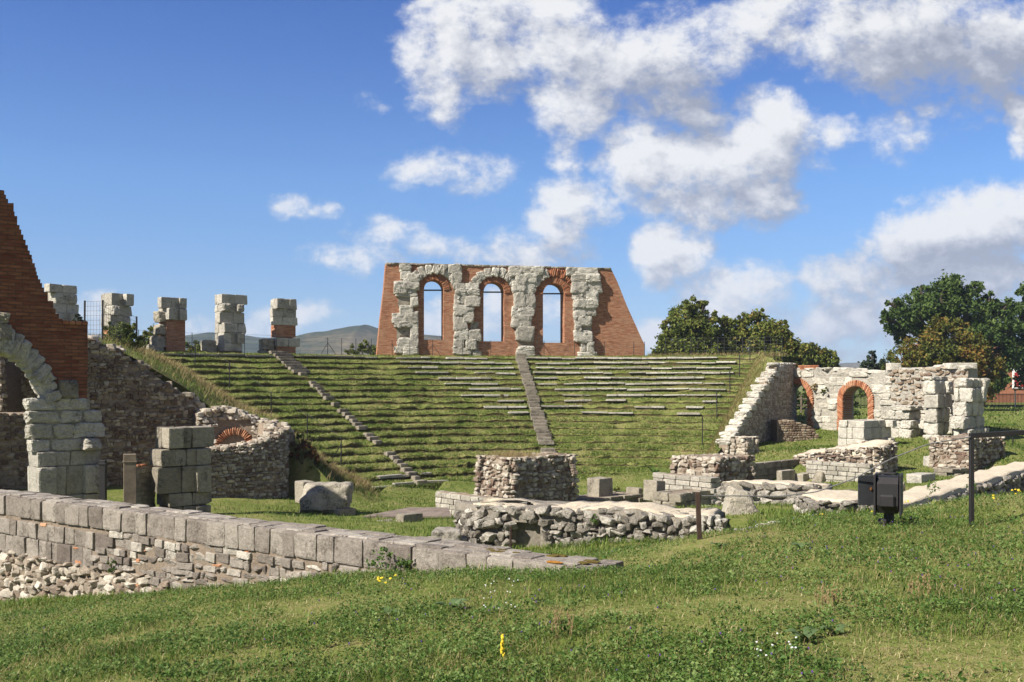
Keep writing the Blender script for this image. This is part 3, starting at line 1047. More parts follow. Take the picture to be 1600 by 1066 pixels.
edge = []
prof = [(139, 507), (99, 505), (94, 498), (84, 482), (76, 470), (66, 442), (58, 424), (46, 391), (38, 374), (32, 358), (22, 330), (12, 310), (5, 297)]
for (x0, y0), (x1, y1) in zip(prof[:-1], prof[1:]):
    n = max(1, int(abs(y1 - y0) / 5.7))
    k2 = 0
    while k2 < n:
        k = k2; k2 = min(n, k2 + random.choice((1, 1, 1, 1, 2)))
        f = k / n; f2 = k2 / n
        j = random.choice((U(-1.2, 1.2), U(-1.2, 1.2), U(-2.6, 1.5)))
        edge.append((x0 + (x1 - x0) * f + j, y0 + (y1 - y0) * f)); edge.append((x0 + (x1 - x0) * f + j, y0 + (y1 - y0) * f2))
pl = BB([(138, 640), (139, 560), (139, 507)] + edge[2:] + [(3, 296)])
pl += BB([(-28, 300), (-28, 492)]) + BB([(0, 500), (20, 512), (38, 528), (60, 550), (78, 572), (90, 600), (92, 640)])
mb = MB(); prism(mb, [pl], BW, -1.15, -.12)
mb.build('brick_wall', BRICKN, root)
mb = MB()
for q in (((99, 505), (139, 507)),):
    (a0, b0), (a1, b1) = BB(q)
    for k in range(4):
        bbox(mb, BW.pos(a0 + (k + .5) * (a1 - a0) / 4, b0 + .03, -.62), ((a1 - a0) / 8 - .01, .58, .06), .02, np.array([[*u37, 0], [*n37, 0], [0, 0, 1]]), U(0, .6))
mb.build('coping', BRICKU, root)
inn = [(76, 640), (72, 624), (63, 602), (50, 582), (34, 566), (14, 556), (-10, 551), (-24, 551)]
out = [(99, 640), (92, 604), (80, 574), (62, 550), (40, 528), (20, 512), (-8, 500), (-26, 498)]
mb = MB(); voussoirs(mb, BW, BB(inn), BB(out), 12, .95, ERO, (.3, .9), .07, .03, -.05)
for k in range(60):
    i = U(0, 1)
mb.build('stone_arch', TRAV, root)
# travertine spur between arch and brick
mb = MB()
for (x0, x1, y0, y1) in ((-12, 14, 488, 506), (-10, 20, 506, 530), (92, 123, 594, 622)):
    (a0, b0), (a1, b1) = BB(((x0, y1), (x1, y0)))
    stone(mb, ERO, BW.pos((a0 + a1) / 2, (b0 + b1) / 2, -.35), ((a1 - a0) / 2, .45, (b1 - b0) / 2), np.array([[*u37, 0], [*n37, 0], [0, 0, 1]]), U(.2, .6))
mb.build('stone_block', TRAVG, root)
Kp = Q(60, 32.0)
pr = thing
mb = MB()
L1, L2 = 1.0, lens(Kp, 45, 157)[1]
courses = [(775 + 30, 775, 157, 62), (775, 729, 157, 62), (729, 706, 156, 58), (706, 686, 150, 50), (686, 662, 148, 45), (662, 642, 148, 44), (642, 622, 138, 42)]
for (yb, yt, xr, xl) in courses:
    zb, zt = (600 - yb) / F * 32.3, (600 - yt) / F * 32.3
    k0 = Kp + u37 * U(-.05, .05)
    l2 = lens(Kp, 45, xr)[1]
    path = Path([k0 - n37 * L1, k0, k0 + u37 * l2, k0 + u37 * l2 - n37 * L1])
    masonry(mb, path, zb, zt, (zt - zb, zt - zb), (.55, 1.1), .55, ASH8 if yt > 700 else ERO, None, (.2, .8), .035, .015, gap=.015, front=.02)
solid(mb, block_plan(Kp + n37 * -.06 + u37 * .08, L1 - .15, L2 - .4), -4.8, -.5, 0, .02, tint=.2)
mb.build('stone_pier', TRAV, root)

# rubble walls behind the arch
rw = thing('rubble_wall', 'low dark rubble wall with a grassy ledge, seen left of the stone pier under the arch', 'wall', (*Q(20, 39), -4.4))
p = Path([Q(-140, 37.0), Q(62, 40.5)])
mb = MB(); wall_core(mb, p, -1.15, -5., 1.8, .06, rough=.05); mb.build('core', MORT, rw, smooth=True)
mb = MB(); masonry(mb, p, -5., -1.12, (.14, .26), (.16, .4), .22, RUB4, None, (0, .8), .05, .12); mb.build('masonry', RUBD, rw)
rw = thing('rubble_wall', 'upper pale rubble wall framed by the half arch at left edge', 'wall', (*Q(15, 46), -1.2))
p = Path([Q(-140, 46.), Q(3, 44.), Q(14, 45.2), Q(62, 47.)])
mb = MB(); wall_core(mb, p, 1.6, -2., 1.2, .06, rough=.05); mb.build('core', MORT, rw, smooth=True)
mb = MB(); masonry(mb, p, -2., 1.65, (.14, .26), (.16, .4), .22, RUB4, None, (.3, 1), .05, .12); mb.build('masonry', RUBB, rw)

# large retaining rubble wall below the bank
RWp = Path([(-18.2, 41.25), (-17.35, 42.0), (-13.45, 45.3)])
rw = thing('retaining_wall', 'large dark sloping rubble retaining wall right of the brick arch wall', 'wall', (-15.4, 43.6, -4.6))
top = RWp.poly([(118, 528), (152, 530), (160, 540), (192, 548), (198, 562), (226, 572), (250, 590), (262, 600), (285, 612), (312, 628), (322, 648)])
ta = [q[0] for q in top]; tb = [q[1] for q in top]
tf = lambda a: float(np.interp(a, ta, tb))
mb = MB(); wall_core(mb, RWp, tf, -5.2, 1.4, .07, rough=.07); mb.build('core', MORT, rw, smooth=True)
mb = MB(); masonry(mb, RWp, -5.0, 2.4, (.09, .22), (.09, .38), .24, RUB4, lambda a, b: b < tf(a) + .05, (0, .95), .06, .16, gap=.0)
mb.build('masonry', RUBD, rw)
mb = MB()
for k in range(26):
    a = U(0, RWp.L)
    stone(mb, RUB4, RWp.pos(a, tf(a) + .02, U(-.9, -.1)), (U(.12, .28), U(.12, .25), U(.09, .17)), None, U(.3, .9))
mb.build('loose_stone', RUBB, rw)

# round niche tower
TW = Path([(-13.0, 40.5), (-12.25, 41.0), (-10.4, 42.35), (-9.8, 42.95), (-9.55, 43.7), (-9.75, 44.6), (-10.3, 45.5)])
rt = thing('niche_ruin', 'rounded rubble ruin with a brick niche arch behind the stacked-block pier', 'ruin', (-11.3, 43.0, -4.8))
tfl = lambda a: float(np.interp(a, [0, 1, 2.6, 3.6, 4.4, 5.3, 6.3], [-2.75, -2.7, -2.55, -2.35, -2.05, -1.85, -1.7]))
mb = MB(); wall_core(mb, TW, tfl, -5.3, 1.0, .07, rough=.08, step=.15)
solid(mb, [(-12.8, 41.2), (-10.6, 42.9), (-10.0, 44.2), (-11.2, 45.2), (-13.6, 44.6)], -5.2, -2.75, 0, .08)
mb.build('core', MORT, rt, smooth=True)
mb = MB(); masonry(mb, TW, -5.2, -1.7, (.07, .17), (.08, .3), .2, RUB4, lambda a, b: b < tfl(a) + .04, (0, .95), .05, .16, gap=0)
for k in range(110):
    a = U(.3, TW.L); stone(mb, RUB4, TW.pos(a, tfl(a) + .03, U(-.95, -.05)), (U(.07, .16), U(.07, .15), U(.05, .11)), None, U(.3, 1))
mb.build('front_masonry', RUBB, rt)
BKp = Path([(-13.6, 44.2), (-12.6, 44.75), (-11.2, 44.95), (-10.4, 44.75), (-10.1, 44.4)])
top = BKp.poly([(318, 646), (345, 640), (368, 644), (385, 652), (405, 658), (425, 668), (440, 684), (446, 700)])
ta2 = [q[0] for q in top]; tb2 = [q[1] for q in top]
tb_f = lambda a: float(np.interp(a, ta2, tb2))
na, nb = BKp.px(366, 694)
mb = MB(); wall_core(mb, BKp, tb_f, -4.5, .8, .12, rough=.08, step=.15); mb.build('core', MORT, rt, smooth=True)
mb = MB()
masonry(mb, BKp, -4.2, -.9, (.13, .26), (.16, .42), .3, RUB4, lambda a, b: b < tb_f(a) + .05 and not (abs(a - na) < .75 and b < nb + .95), (.45, 1), .09, .25, gap=0)
for k in range(60):
    a = U(.2, BKp.L - .1); stone(mb, RUB4, BKp.pos(a, tb_f(a) + .03, U(-.7, -.0)), (U(.1, .24), U(.1, .2), U(.07, .14)), None, U(.4, 1))
mb.build('back_masonry', RUBB, rt)
mb = MB()
arc = lambda r, n=12: [(na + r * math.cos(math.pi * (1 - k / n)), nb - .15 + r * math.sin(math.pi * (1 - k / n))) for k in range(n + 1)]
voussoirs(mb, BKp, arc(.56), arc(.88), 26, .5, RUB3, (.2, 1), .04, .08, .02); mb.build('brick_arch', BRICKU, rt)
mb = MB()
prism(mb, [[(na - .5, nb - .5), (na + .5, nb - .5)] + [(a, b) for a, b in arc(.5)[::-1]]], BKp, -.75, -.45); mb.build('niche_back', BRICKN, rt)

# stacked-block pier
K2 = Q(258, 33.0)
pp = thing('stacked_block_pier', 'freestanding grey pier of four stacked courses of big blocks, left of centre', 'ruin', (*K2, -4.4))
for (yt, yb, xl, xr, dk) in ((668, 701, 241, 329, .08), (702, 729, 233, 329, -.12), (729, 771, 243, 327, .1), (771, 792, 245, 327, .12), (792, 812, 247, 327, .15)):
    zt, zb = (600 - yt) / F * 33.3, (600 - yb) / F * 33.3
    k = K2 + u37 * dk
    l1, l2 = 1.0, lens(K2, xl, xr)[1] - dk
    path = Path([k - n37 * l1, k, k + u37 * l2, k + u37 * l2 - n37 * l1, k - n37 * l1])
    mb = MB(); masonry(mb, path, zb, zt, (zt - zb, zt - zb), (.5, .85), .5, ASH8, None, (.15, .7), .03, .015, gap=.02)
    solid(mb, block_plan(k - n37 * .12 + u37 * .12, l1 - .24, l2 - .24), zb, zt - .04, 0, .01, tint=.2)
    mb.build('block_course', TRAVG, pp)

# low brick wall, boxed timber post and thin dark post by the gap
lw = thing('stub_wall', 'short dark masonry stub wall between the timber post and stacked-block pier', 'wall', (*Q(228, 33.2), -4.3))
p = Path([Q(212, 32.6), Q(243, 33.6)])
mb = MB(); prism(mb, [[(0, -5), (p.L, -5), (p.L, (600 - 733) / F * 33), (0, (600 - 728) / F * 33)]], p, -.4, -.03); mb.build('core', MORT, lw)
mb = MB(); masonry(mb, p, -5., (600 - 731) / F * 33, (.13, .17), (.25, .45), .2, ASH5, None, (0, .5), .012, .015, gap=.012); mb.build('masonry', TRAVG, lw)
mb = MB()
for k in range(3): bbox(mb, p.pos(.12 + k * .22, (600 - 729) / F * 33 + .02, -.2), (.1, .2, .035), .01, None, U(.2, .9))
mb.build('loose_brick', BRICKU, lw)
tp = thing('timber_post', 'square weathered grey timber post at the gap beside the masonry stub wall', 'post', P(203, 787, 32.2))
mb = MB(); h = 66 / F * 32.2
bbox(mb, P(203, 755, 32.2), (.19, .17, h / 2 + .25), .012, np.array([[.93, .36, 0], [.36, -.93, 0], [0, 0, 1]]), .5); mb.build('post', WOOD, tp)
mb = MB(); bbox(mb, P(203, 722, 32.2) + [0, 0, .015], (.21, .19, .02), .006, np.array([[.93, .36, 0], [.36, -.93, 0], [0, 0, 1]]), .5); mb.build('cap', WOOD, tp)
tp = thing('dark_post', 'narrow dark steel post standing against the foot of the arch pier', 'post', P(161, 780, 32.6))
mb = MB(); bbox(mb, P(161, 756, 32.6), (.10, .08, .75), .01); mb.build('post', IRON, tp)
mb = MB(); bbox(mb, P(161, 725, 32.6), (.12, .1, .02), .005); mb.build('cap', IRON, tp)

# ------------------------------------------------------------------ stage foundations across the middle
K = Q(797, 38.5)
fd = thing('rubble_foundation', 'tall battered rubble block with dry grass on top, centre of the ruins', 'ruin', (*K, -4.9))
mblock(fd, K, 737, 906, -5.2, (600 - 714) / F * 39.5, (.08, .21), (.09, .36), .24, RUB4, RUBB, MORT, batter=.10, out=.06, rot=.2, rough=.08, gap=0, names=('rubble_masonry', 'core'))
Kb = Q(783, 37.6)
mblock(fd, Kb, 690, 792, -5.3, -4.24, (.19, .23), (.35, .75), .3, ASH5, WHITE, MORT, L=(4.0, .55), names=('ashlar_base', 'base_core'), tint=(0, .7), gap=.02, out=.012, rot=.01)

K = Q(1118, 43.0)
fd = thing('rubble_foundation', 'lower flat-topped rubble block with pale ashlar base, right of centre', 'ruin', (*K, -5.0))
mblock(fd, K, 1045, 1182, -5.2, -3.13, (.08, .22), (.09, .38), .24, RUB4, RUBB, MORT, batter=.07, out=.06, rot=.2, rough=.06, gap=0, names=('rubble_masonry', 'core'))
Kb = Q(1110, 42.2)
mblock(fd, Kb, 1025, 1118, -5.2, -3.87, (.2, .25), (.35, .8), .3, ASH5, WHITE, MORT, L=(3.1, .6), names=('ashlar_base', 'base_core'), tint=(0, .6), gap=.02, out=.012, rot=.01)
K = Q(1056, 40.8)
fd = thing('ashlar_plinth', 'long low stone plinth in front of the flat-topped rubble block', 'ruin', (*K, -5.0))
mblock(fd, K, 1020, 1185, -5.4, -4.38, (.3, .36), (.5, 1.0), .35, ASH5, TRAVG, MORT, names=('masonry', 'core'), tint=(.2, .8), gap=.02)
K = Q(905, 41.5)
fd = thing('ashlar_plinth', 'sunken dark stone plinth edged with grass, right of the tall rubble block', 'ruin', (*K, -5.0))
mblock(fd, K, 897, 1006, -5.5, -4.72, (.3, .36), (.5, 1.0), .35, ASH5, TRAVG, MORT, L=(1.6, lens(K, 900, 1006)[1]), names=('masonry', 'core'), tint=(0, .5), gap=.02)


def cutblock(label, K, xl, xr, ytop, ybot, mat=TRAVG, lib=ASH8, tint=.6, cat='stone block', name='stone_block', sink=.15, u=(.75, .6614)):
    L1, L2 = lens(K, xl, xr, u)
    K = np.asarray(K, float); u = np.array(u); n = np.array([u[1], -u[0]])
    zt, zb = (600 - ytop) / F * (K[1] + .3), (600 - ybot) / F * K[1] - sink
    c = K + u * L2 / 2 - n * L1 / 2
    mb = MB(); stone(mb, lib, np.zeros(3), (L2 / 2, L1 / 2, (zt - zb) / 2), np.array([[*u, 0], [*n, 0], [0, 0, 1]]), tint)
    ob = MB(); ob.__dict__.update(mb.__dict__)
    ob.v = [v + np.array([*c, (zt + zb) / 2]) for v in ob.v]
    o = ob.build(name, mat, origin=np.array([*c, zb]))
    return tag(o, label, cat)


cutblock('upright squared grey block standing alone between the two rubble foundations', Q(936, 43), 917, 958, 747, 779, sink=.3)
cutblock('squared block beside the pale ashlar base, right of centre', Q(1026, 42.6), 1005, 1040, 751, 772, sink=.3)
cutblock('small flat block lying left of the squared block, below the terraces', Q(998, 44), 978, 1004, 762, 772, sink=.3, tint=.5)
cutblock('pale squared block joined to the left end of the large weathered block', Q(474, 38.3), 460, 492, 752, 775, TRAVG, ASH8, .6, sink=.3)
cutblock('thin flat slab half sunk in grass at the foot of the large weathered block', Q(530, 37.2), 520, 556, 795, 806, TRAVG, ASH8, .5)
cutblock('small dark squared stone on the grass left of the tall rubble foundation', Q(630, 33), 618, 661, 803, 827, TRAVG, ASH8, .3)
cutblock('low flat stone beside the small dark squared stone', Q(600, 34), 588, 622, 813, 823, TRAVG, BLD, .3)
cutblock('half-hidden grey stone just above the foreground wall, centre', Q(700, 22), 680, 718, 838, 850, GREY, ASH8, .4)
cutblock('flat broken pale stone in the grass in front of the angular boulder', Q(1155, 15.5), 1144, 1196, 829, 842, TRAVG, BLD, .6, sink=.08)
cutblock('tiny pale stone in the grass right of the flat broken stone', Q(1240, 15.4), 1236, 1252, 832, 838, TRAVG, BLD, .8, sink=.05)
cutblock('flat slab lying by the plinth above the angular boulder', Q(1110, 30), 1094, 1118, 790, 798, TRAVG, ASH8, .8)
cutblock('squared pale block leftmost of the three below the long dark ashlar wall', Q(1222, 46.5), 1213, 1243, 735, 748, TRAVG, ASH8, .7, sink=.4)
cutblock('low pale block middle of the three below the long dark ashlar wall', Q(1255, 47), 1240, 1270, 740, 752, TRAVG, ASH8, .7, sink=.4)
cutblock('rounded grey block rightmost of the three below the long dark ashlar wall', Q(1285, 46.5), 1268, 1301, 737, 752, TRAVG, BLD, .5, sink=.4)
cutblock('squared block on the grass in front of the tall white piers', Q(1460, 48), 1442, 1474, 713, 731, TRAV, ASH8, .7, sink=.4)
cutblock('low pale slab right of the white piers, above the long capped footing', Q(1440, 44), 1416, 1462, 741, 752, TRAV, ASH8, .6, sink=.4)
cutblock('small stone lying behind the black floodlight', Q(1408, 30), 1402, 1416, 755, 765, TRAVG, BLD, .7, sink=.3)
cutblock('white dressed block at the far right edge below the black handrail', Q(1590, 50), 1586, 1606, 704, 718, WHITE, ASH8, .6, sink=.3)
cutblock('dark-faced block standing on the white block at far right edge', Q(1592, 54), 1589, 1606, 692, 706, TRAVG, BLD, .6, sink=.3)

def boulder(label, c, half, peak=(.2, 0.), mat=TRAVG, tap=(.62, .5), which=3):
    v, f = BLD[which]
    v = v.copy(); k = (v[:, 2] + 1) / 2
    v[:, 0] = v[:, 0] * (1 - tap[0] * np.clip(k, 0, 1)) + peak[0] * k; v[:, 1] = v[:, 1] * (1 - tap[1] * np.clip(k, 0, 1)) + peak[1] * k
    v += noise3(v * 2.2 + 5)[:, None] * .07
    c = np.array([c[0], c[1], float(ground(c[0], c[1])) - .06])
    mb = MB(); mb.add(v * np.array(half) + c + [0, 0, half[2]], [f], .8)
    return tag(mb.build('boulder', mat, origin=c), label, 'boulder')


boulder('big pale angular boulder on the grass right of the long rubble footing', Q(1158, 21.6), (.42, .4, .30), (-.25, 0))
boulder('large rough weathered block standing on the grass below the left terraces', Q(511, 38.2), (.92, .8, .60), (0, 0), TRAVG, (.04, .08), 7)
# long dark ashlar wall on the right
lw = thing('ashlar_wall', 'long low dark ashlar wall below the shaded grass, right of centre', 'wall', (*Q(1225, 48), -4.6))
p = Path([Q(1176, 46.6), Q(1272, 50.2)])
mb = MB(); wall_core(mb, p, -3.68, -5.2, .9, .06); mb.build('core', MORT, lw, smooth=True)
mb = MB(); masonry(mb, p, -5.1, -3.6, (.26, .34), (.5, 1.1), .4, ASH5, None, (0, .6), .02, .01, gap=.02); mb.build('masonry', TRAVG, lw)

# rubble vault mass with ashlar face
K = Q(1376, 46.0)
fd = thing('vault_ruin', 'broken rubble vault with sloping cream mortar top behind the floodlight', 'ruin', (*K, -4.4))
kk = np.array([.6, .8])
tfn = lambda x, y: -2.85 - .55 * max(0, min(1, ((K[0] - x) * .6 + (y - K[1]) * .8 - 1.2) / 3)) + .25 * max(0, min(1, ((x - K[0]) * .8 + (y - K[1]) * .6) / 1.6))
mblock(fd, K, 1268, 1410, -5., -2.7, (.08, .21), (.09, .36), .26, RUB4, RUBB, CAPM, out=.07, rot=.2, rough=.07, gap=0, L=(4.6, 1.7), topfn=tfn, batter=.05)
Kb = Q(1352, 45.2)
mblock(fd, Kb, 1290, 1362, -5., -3.55, (.2, .25), (.35, .7), .3, ASH5, WHITE, MORT, L=(3.0, .5), names=('ashlar_face', 'face_core'), tint=(0, .6), gap=.02, rot=.01, out=.012)
K = Q(1354, 51.5)
fd = thing('ashlar_plinth', 'white dressed stone plinth in front of the red brick arch', 'ruin', (*K, -3.2))
mblock(fd, K, 1308, 1393, -3.9, -1.86, (.45, .6), (.6, 1.1), .45, ASH8, WHITE, MORT, batter=.05, gap=.012, rot=.008, tint=(.4, 1))

# right-hand rubble block on ashlar footing
K = Q(1519, 46.5)
fd = thing('rubble_foundation', 'broad rubble block behind the black handrail post, far right', 'ruin', (*K, -4.0))
mblock(fd, K, 1449, 1573, -4.6, -2.47, (.08, .21), (.09, .36), .24, RUB4, RUBB, MORT, batter=.06, out=.06, rot=.2, rough=.07, gap=0)
K = Q(1490, 45.6)
fd = thing('ashlar_plinth', 'thin dark plinth course under the broad rubble block, far right', 'ruin', (*K, -4.2))
mblock(fd, K, 1458, 1584, -4.8, -3.8, (.25, .3), (.5, 1.), .35, ASH5, TRAVG, MORT, tint=(.1, .7), gap=.02)
lw = thing('ashlar_wall', 'short low grey block wall at the right edge behind the black handrail', 'wall', (*Q(1585, 58), -3.6))
p = Path([Q(1556, 60), Q(1640, 57)])
mb = MB(); wall_core(mb, p, -3.05, -4.4, .7, .06); mb.build('core', MORT, lw, smooth=True)
mb = MB(); masonry(mb, p, -4.3, -3.0, (.3, .4), (.5, 1.), .4, ASH5, None, (.1, .8), .03, .03, gap=.02); mb.build('masonry', TRAVG, lw)

# ------------------------------------------------------------------ right stair-topped wall
AP = Path([Q(1136, 53.0), Q(1245, 63.5)])
an = thing('stepped_rubble_wall', 'tall grey rubble wall whose left edge climbs in white stone steps', 'wall', (*Q(1190, 58), -3.2))
steps = [(1136, 688), (1142, 677), (1149, 667), (1156, 657), (1163, 645), (1170, 634), (1176, 624), (1182, 614), (1189, 603), (1196, 592), (1204, 582), (1212, 573)]
pl = []
for (x, y), (x2, y2) in zip(steps[:-1], steps[1:]): pl += [(x + 3, y), (x2 + 3, y)]
pl += [(1214, 572), (1222, 570), (1236, 569.5), (1245, 575), (1245, 720), (1136, 720)]
poly = AP.poly(pl); ins = inpoly(poly)
mb = MB(); prism(mb, [poly[::-1]], AP, -.5, -.04, .7); mb.build('core', MORT, an)
mb = MB(); masonry(mb, AP, -5., 2., (.09, .15), (.12, .3), .2, RUB3, ins, (.3, .95), .02, .06, gap=-.01, front=.02); mb.build('masonry', RUBB, an)
AAX = np.array([AP.at(1)[1], AP.at(1)[2], Z3])
for (x, y) in steps:
    a, b = AP.px(x + 8, y)
    mb = MB()
    stone(mb, ERO, AP.pos(a - .15, b - .10, -.30), (U(.42, .5), U(.36, .44), .17), AAX, U(.6, 1))
    for k in range(4): stone(mb, RUB4, AP.pos(a + U(-.3, .5), b + U(-.5, -.1), U(-.6, -.3)), (U(.12, .2), U(.12, .2), U(.1, .16)), AAX, U(.3, 1))
    if random.random() < .5: stone(mb, ERO, AP.pos(a + .15, b + .10, -.25), (.2, .25, .1), AAX, U(.6, 1))
    mb.build('step', WHITE, an)
mb = MB()
for k in range(9):
    a, b = AP.px(1214 + k * 3.6, 569.5); stone(mb, RUB4, AP.pos(a, b + .02, -.27), (.22, .28, .08), AAX, U(.5, 1))
mb.build('coping', TRAV, an)

lw = thing('rubble_wall', 'low leaning slab of shaded rubble wall against the stepped wall, right', 'wall', (*Q(1255, 58), -3.4))
p = Path([Q(1218, 57.8), Q(1290, 58.0)])
poly = p.poly([(1215, 720), (1215, 657), (1232, 656), (1250, 661), (1268, 667), (1278, 680), (1288, 694), (1290, 720)]); ins2 = inpoly(poly)
mb = MB(); prism(mb, [poly[::-1]], p, -1.2, -.06, .7); mb.build('core', MORT, lw)
mb = MB(); masonry(mb, p, -5., -1., (.10, .17), (.12, .32), .2, RUB3, ins2, (.1, .8), .02, .06, gap=0); mb.build('masonry', RUBD, lw)
K = Q(1166, 51.5)
fd = thing('rubble_stub', 'small lit rubble stub at the foot of the white steps', 'ruin', (*K, -3.6))
mblock(fd, K, 1139, 1188, -4.6, -2.68, (.12, .2), (.14, .3), .22, RUB3, RUBB, CAPM, out=.05, rot=.15, gap=0, batter=.06, rough=.06, tint=(.4, 1))

# ------------------------------------------------------------------ right arcade with brick-ringed arches
RA = Path([Q(1222, 63.5), Q(1512, 55.0)])
ar = thing('arch_wall_ruin', 'white stone wall with two red brick arches and eroded piers at right', 'ruin', (*RA.at(5)[0][:2], -3.6))


def RB(l): return [RA.px(*q) for q in l]


o1 = [(1317, 1356, 603.5, 700), (1226, 1261.5, 600, 700)]
top = [(1222, 578), (1262, 577.5), (1300, 577), (1340, 578), (1352, 582), (1372, 583), (1390, 581), (1410, 577.5), (1445, 577), (1460, 573), (1500, 573), (1512, 575)]
outl = RB([(1222, 740)] + top + [(1512, 740)])
loops = [outl] + [arch_curve(RA, *a) for a in o1]
mb = MB(); prism(mb, loops, RA, -1.25, -.05, .3); mb.build('core', TRAV, ar)
insA = inpoly(outl); holes = [inpoly(arch_curve(RA, a[0] - 8, a[1] + 8, a[2] - 10, a[3])) for a in o1]
xb = RA.px(1392, 600)[0]; yb0 = RA.px(1392, 634)[1]
mb = MB()
masonry(mb, RA, -5., 1.2, (.30, .55), (.4, 1.2), .5, ERO, lambda a, b: insA(a, b) and not any(h(a, b) for h in holes) and a < xb, (.3, 1), .07, .03, gap=-.02, wave=.12)
masonry(mb, RA, -5., 1.2, (.3, .5), (.4, 1.), .5, ERO, lambda a, b: insA(a, b) and a >= xb and b < yb0, (.3, 1), .06, .03, gap=-.01, wave=.1)
mb.build('ashlar_masonry', WHITE, ar)
mb = MB(); masonry(mb, RA, yb0 - .1, 1.3, (.12, .2), (.16, .42), .3, RUB4, lambda a, b: insA(a, b) and a >= xb, (.1, 1), .10, .2, gap=0)
mb.build('rubble_masonry', RUBD, ar)
for a in o1:
    inn = arch_curve(RA, *a); out = arch_curve(RA, a[0] - 9, a[1] + 9, a[2] - 9.5, a[3])
    mb = MB(); voussoirs(mb, RA, inn, out, 74, 1.15, ASH5, (0, .9), .012, .06, .016); mb.build('brick_arch', BRICKU, ar)
mb = MB()
for (x0, x1, y0, y1) in ((1242, 1263, 570.5, 578), (1466, 1490, 572, 577)):
    for r in range(3):
        a0, b0 = RA.px(x0, y1); a1, b1 = RA.px(x1, y0)
        a = a0
        while a < a1:
            bbox(mb, RA.pos(a + .14, b0 + (r + .5) * (b1 - b0) / 3, -.5), (.13, .4, (b1 - b0) / 6 - .008), .01, None, U(0, .8)); a += .3
mb.build('brick_capping', BRICKU, ar)
mb = MB()
for x in range(1225, 1512, 6):
    yy = np.interp(x, [q[0] for q in top], [q[1] for q in top])
    a, b = RA.px(x, yy); stone(mb, RUB4, RA.pos(a, b, U(-.9, -.2)), (U(.15, .35), U(.2, .4), U(.05, .12)), None, U(.4, 1))
a, b = RA.px(1388, 573); stone(mb, ASH8, RA.pos(a, b, -.6), (.30, .4, .21), None, .8)
a, b = RA.px(1492, 572); stone(mb, ASH8, RA.pos(a, b, -.6), (.75, .5, .17), None, .9)
mb.build('coping_stone', WHITE, ar)
# three projecting piers of big eroded blocks
for (K, xl, xr, yt, zb, cs) in ((Q(1421, 55.0), 1389, 1438, 634, -4.6, (.45, .6)), (Q(1464, 53.6), 1443, 1484, 588, -3.9, (.5, .8)), (Q(1509, 52.6), 1487, 1537, 591, -3.6, (.5, .8))):
    L1, L2 = lens(K, xl, xr); zt = (600 - yt) / F * K[1]
    mb = MB(); solid(mb, block_plan(K + u37 * .15 - n37 * .15, L1 - .2, L2 - .3), zb, zt - .1, 0, .04, tint=.4)
    b = zb
    while b < zt - .15:
        hh = min(U(*cs), zt - b)
        du, dn = U(-.16, .16), U(-.12, .12)
        k = K + u37 * du * .6 + n37 * dn
        l2 = L2 - max(0, du) + (U(-.25, .1) if b > -1.5 else 0)
        path = Path([k - n37 * L1, k, k + u37 * max(.5, l2), k + u37 * max(.5, l2) - n37 * L1])
        masonry(mb, path, b, b + hh, (hh, hh), (.5, .95), .55, ERO if random.random() < .8 else ASH8, None, (.4, 1), .05, .02, gap=.015, front=.03)
        b += hh
    mb.build('eroded_pier', WHITE, ar)
# ------------------------------------------------------------------ foreground wall
FA = np.array([-8.9, 17.8]); FB = np.array([.86, 10.7]); fd_ = (FB - FA) / np.linalg.norm(FB - FA)
FW = Path([FA - fd_ * 2.2, FB])
fw = thing('foreground_wall', 'long grey stone wall running from left edge down to the grass in the foreground', 'wall', (-4, 14.2, -2.9))
ZT = -1.93
mb = MB(); wall_core(mb, FW, lambda a: ZT - .02, -4.6, .40, .0, rough=.014, step=.15, nz=14); mb.build('core', MORT, fw, smooth=True)
L = FW.L
FAX = np.array([[*fd_, 0], [fd_[1], -fd_[0], 0], [0, 0, 1]])
mb = MB()
masonry(mb, FW, ZT - .335, ZT, (.335, .335), (.2, .5), .34, ASH8, None, (.0, .8), .02, .018, gap=.004, front=.03, wave=.02)
mb.build('top_course', GREY, fw)
mb = MB()
# two squared courses toward the left end, smaller squared stones along the rest
masonry(mb, FW, ZT - .335 - .66, ZT - .335, (.26, .34), (.15, .40), .3, ASH8, lambda a, b: a < 6.3 - (ZT - b) * 1.6, (.0, .75), .02, .03, gap=.004, front=.028, wave=.04)
masonry(mb, FW, -4.4, ZT - .335, (.09, .18), (.10, .36), .28, ASH8 + RUB8[:14], lambda a, b: (a >= 6.3 - (ZT - b) * 1.6 or b < ZT - 1.0) and not (a < 6.6 and b < ZT - .98), (.0, 1.), .024, .07, gap=.008, front=.03, wave=.3)
mb.build('lower_masonry', GREY, fw)
mb = MB()
masonry(mb, FW, -4.5, ZT - .97, (.07, .16), (.08, .27), .26, RUB8, lambda a, b: a < 6.7 + .8 * vnoise(b * 3, a), (.1, 1), .045, .3, gap=-.02, front=.065)
mb.build('rough_masonry', RUBB, fw)
mb = MB()
n = 0
a = 0
while a < L:   # uneven flat capping stones across the top
    w = U(.18, .45); d = 0.
    while d < .34:
        ww = U(.14, .3)
        if a + w < L + .1: stone(mb, ASH8, FW.pos(a + w / 2, ZT + U(-.035, -.015), -.06 - d - ww / 2), (w / 2 * .99, ww / 2, U(.03, .05)), FAX, U(.3, .9))
        d += ww
    a += w
for k in range(5):
    stone(mb, ASH8, FW.pos(L - .12, ZT - .17 - .0 * k, -.12 - .1 * k), (.13, .09, .165), FAX, U(.1, .4))
mb.build('capping', GREY, fw)
mb = MB()
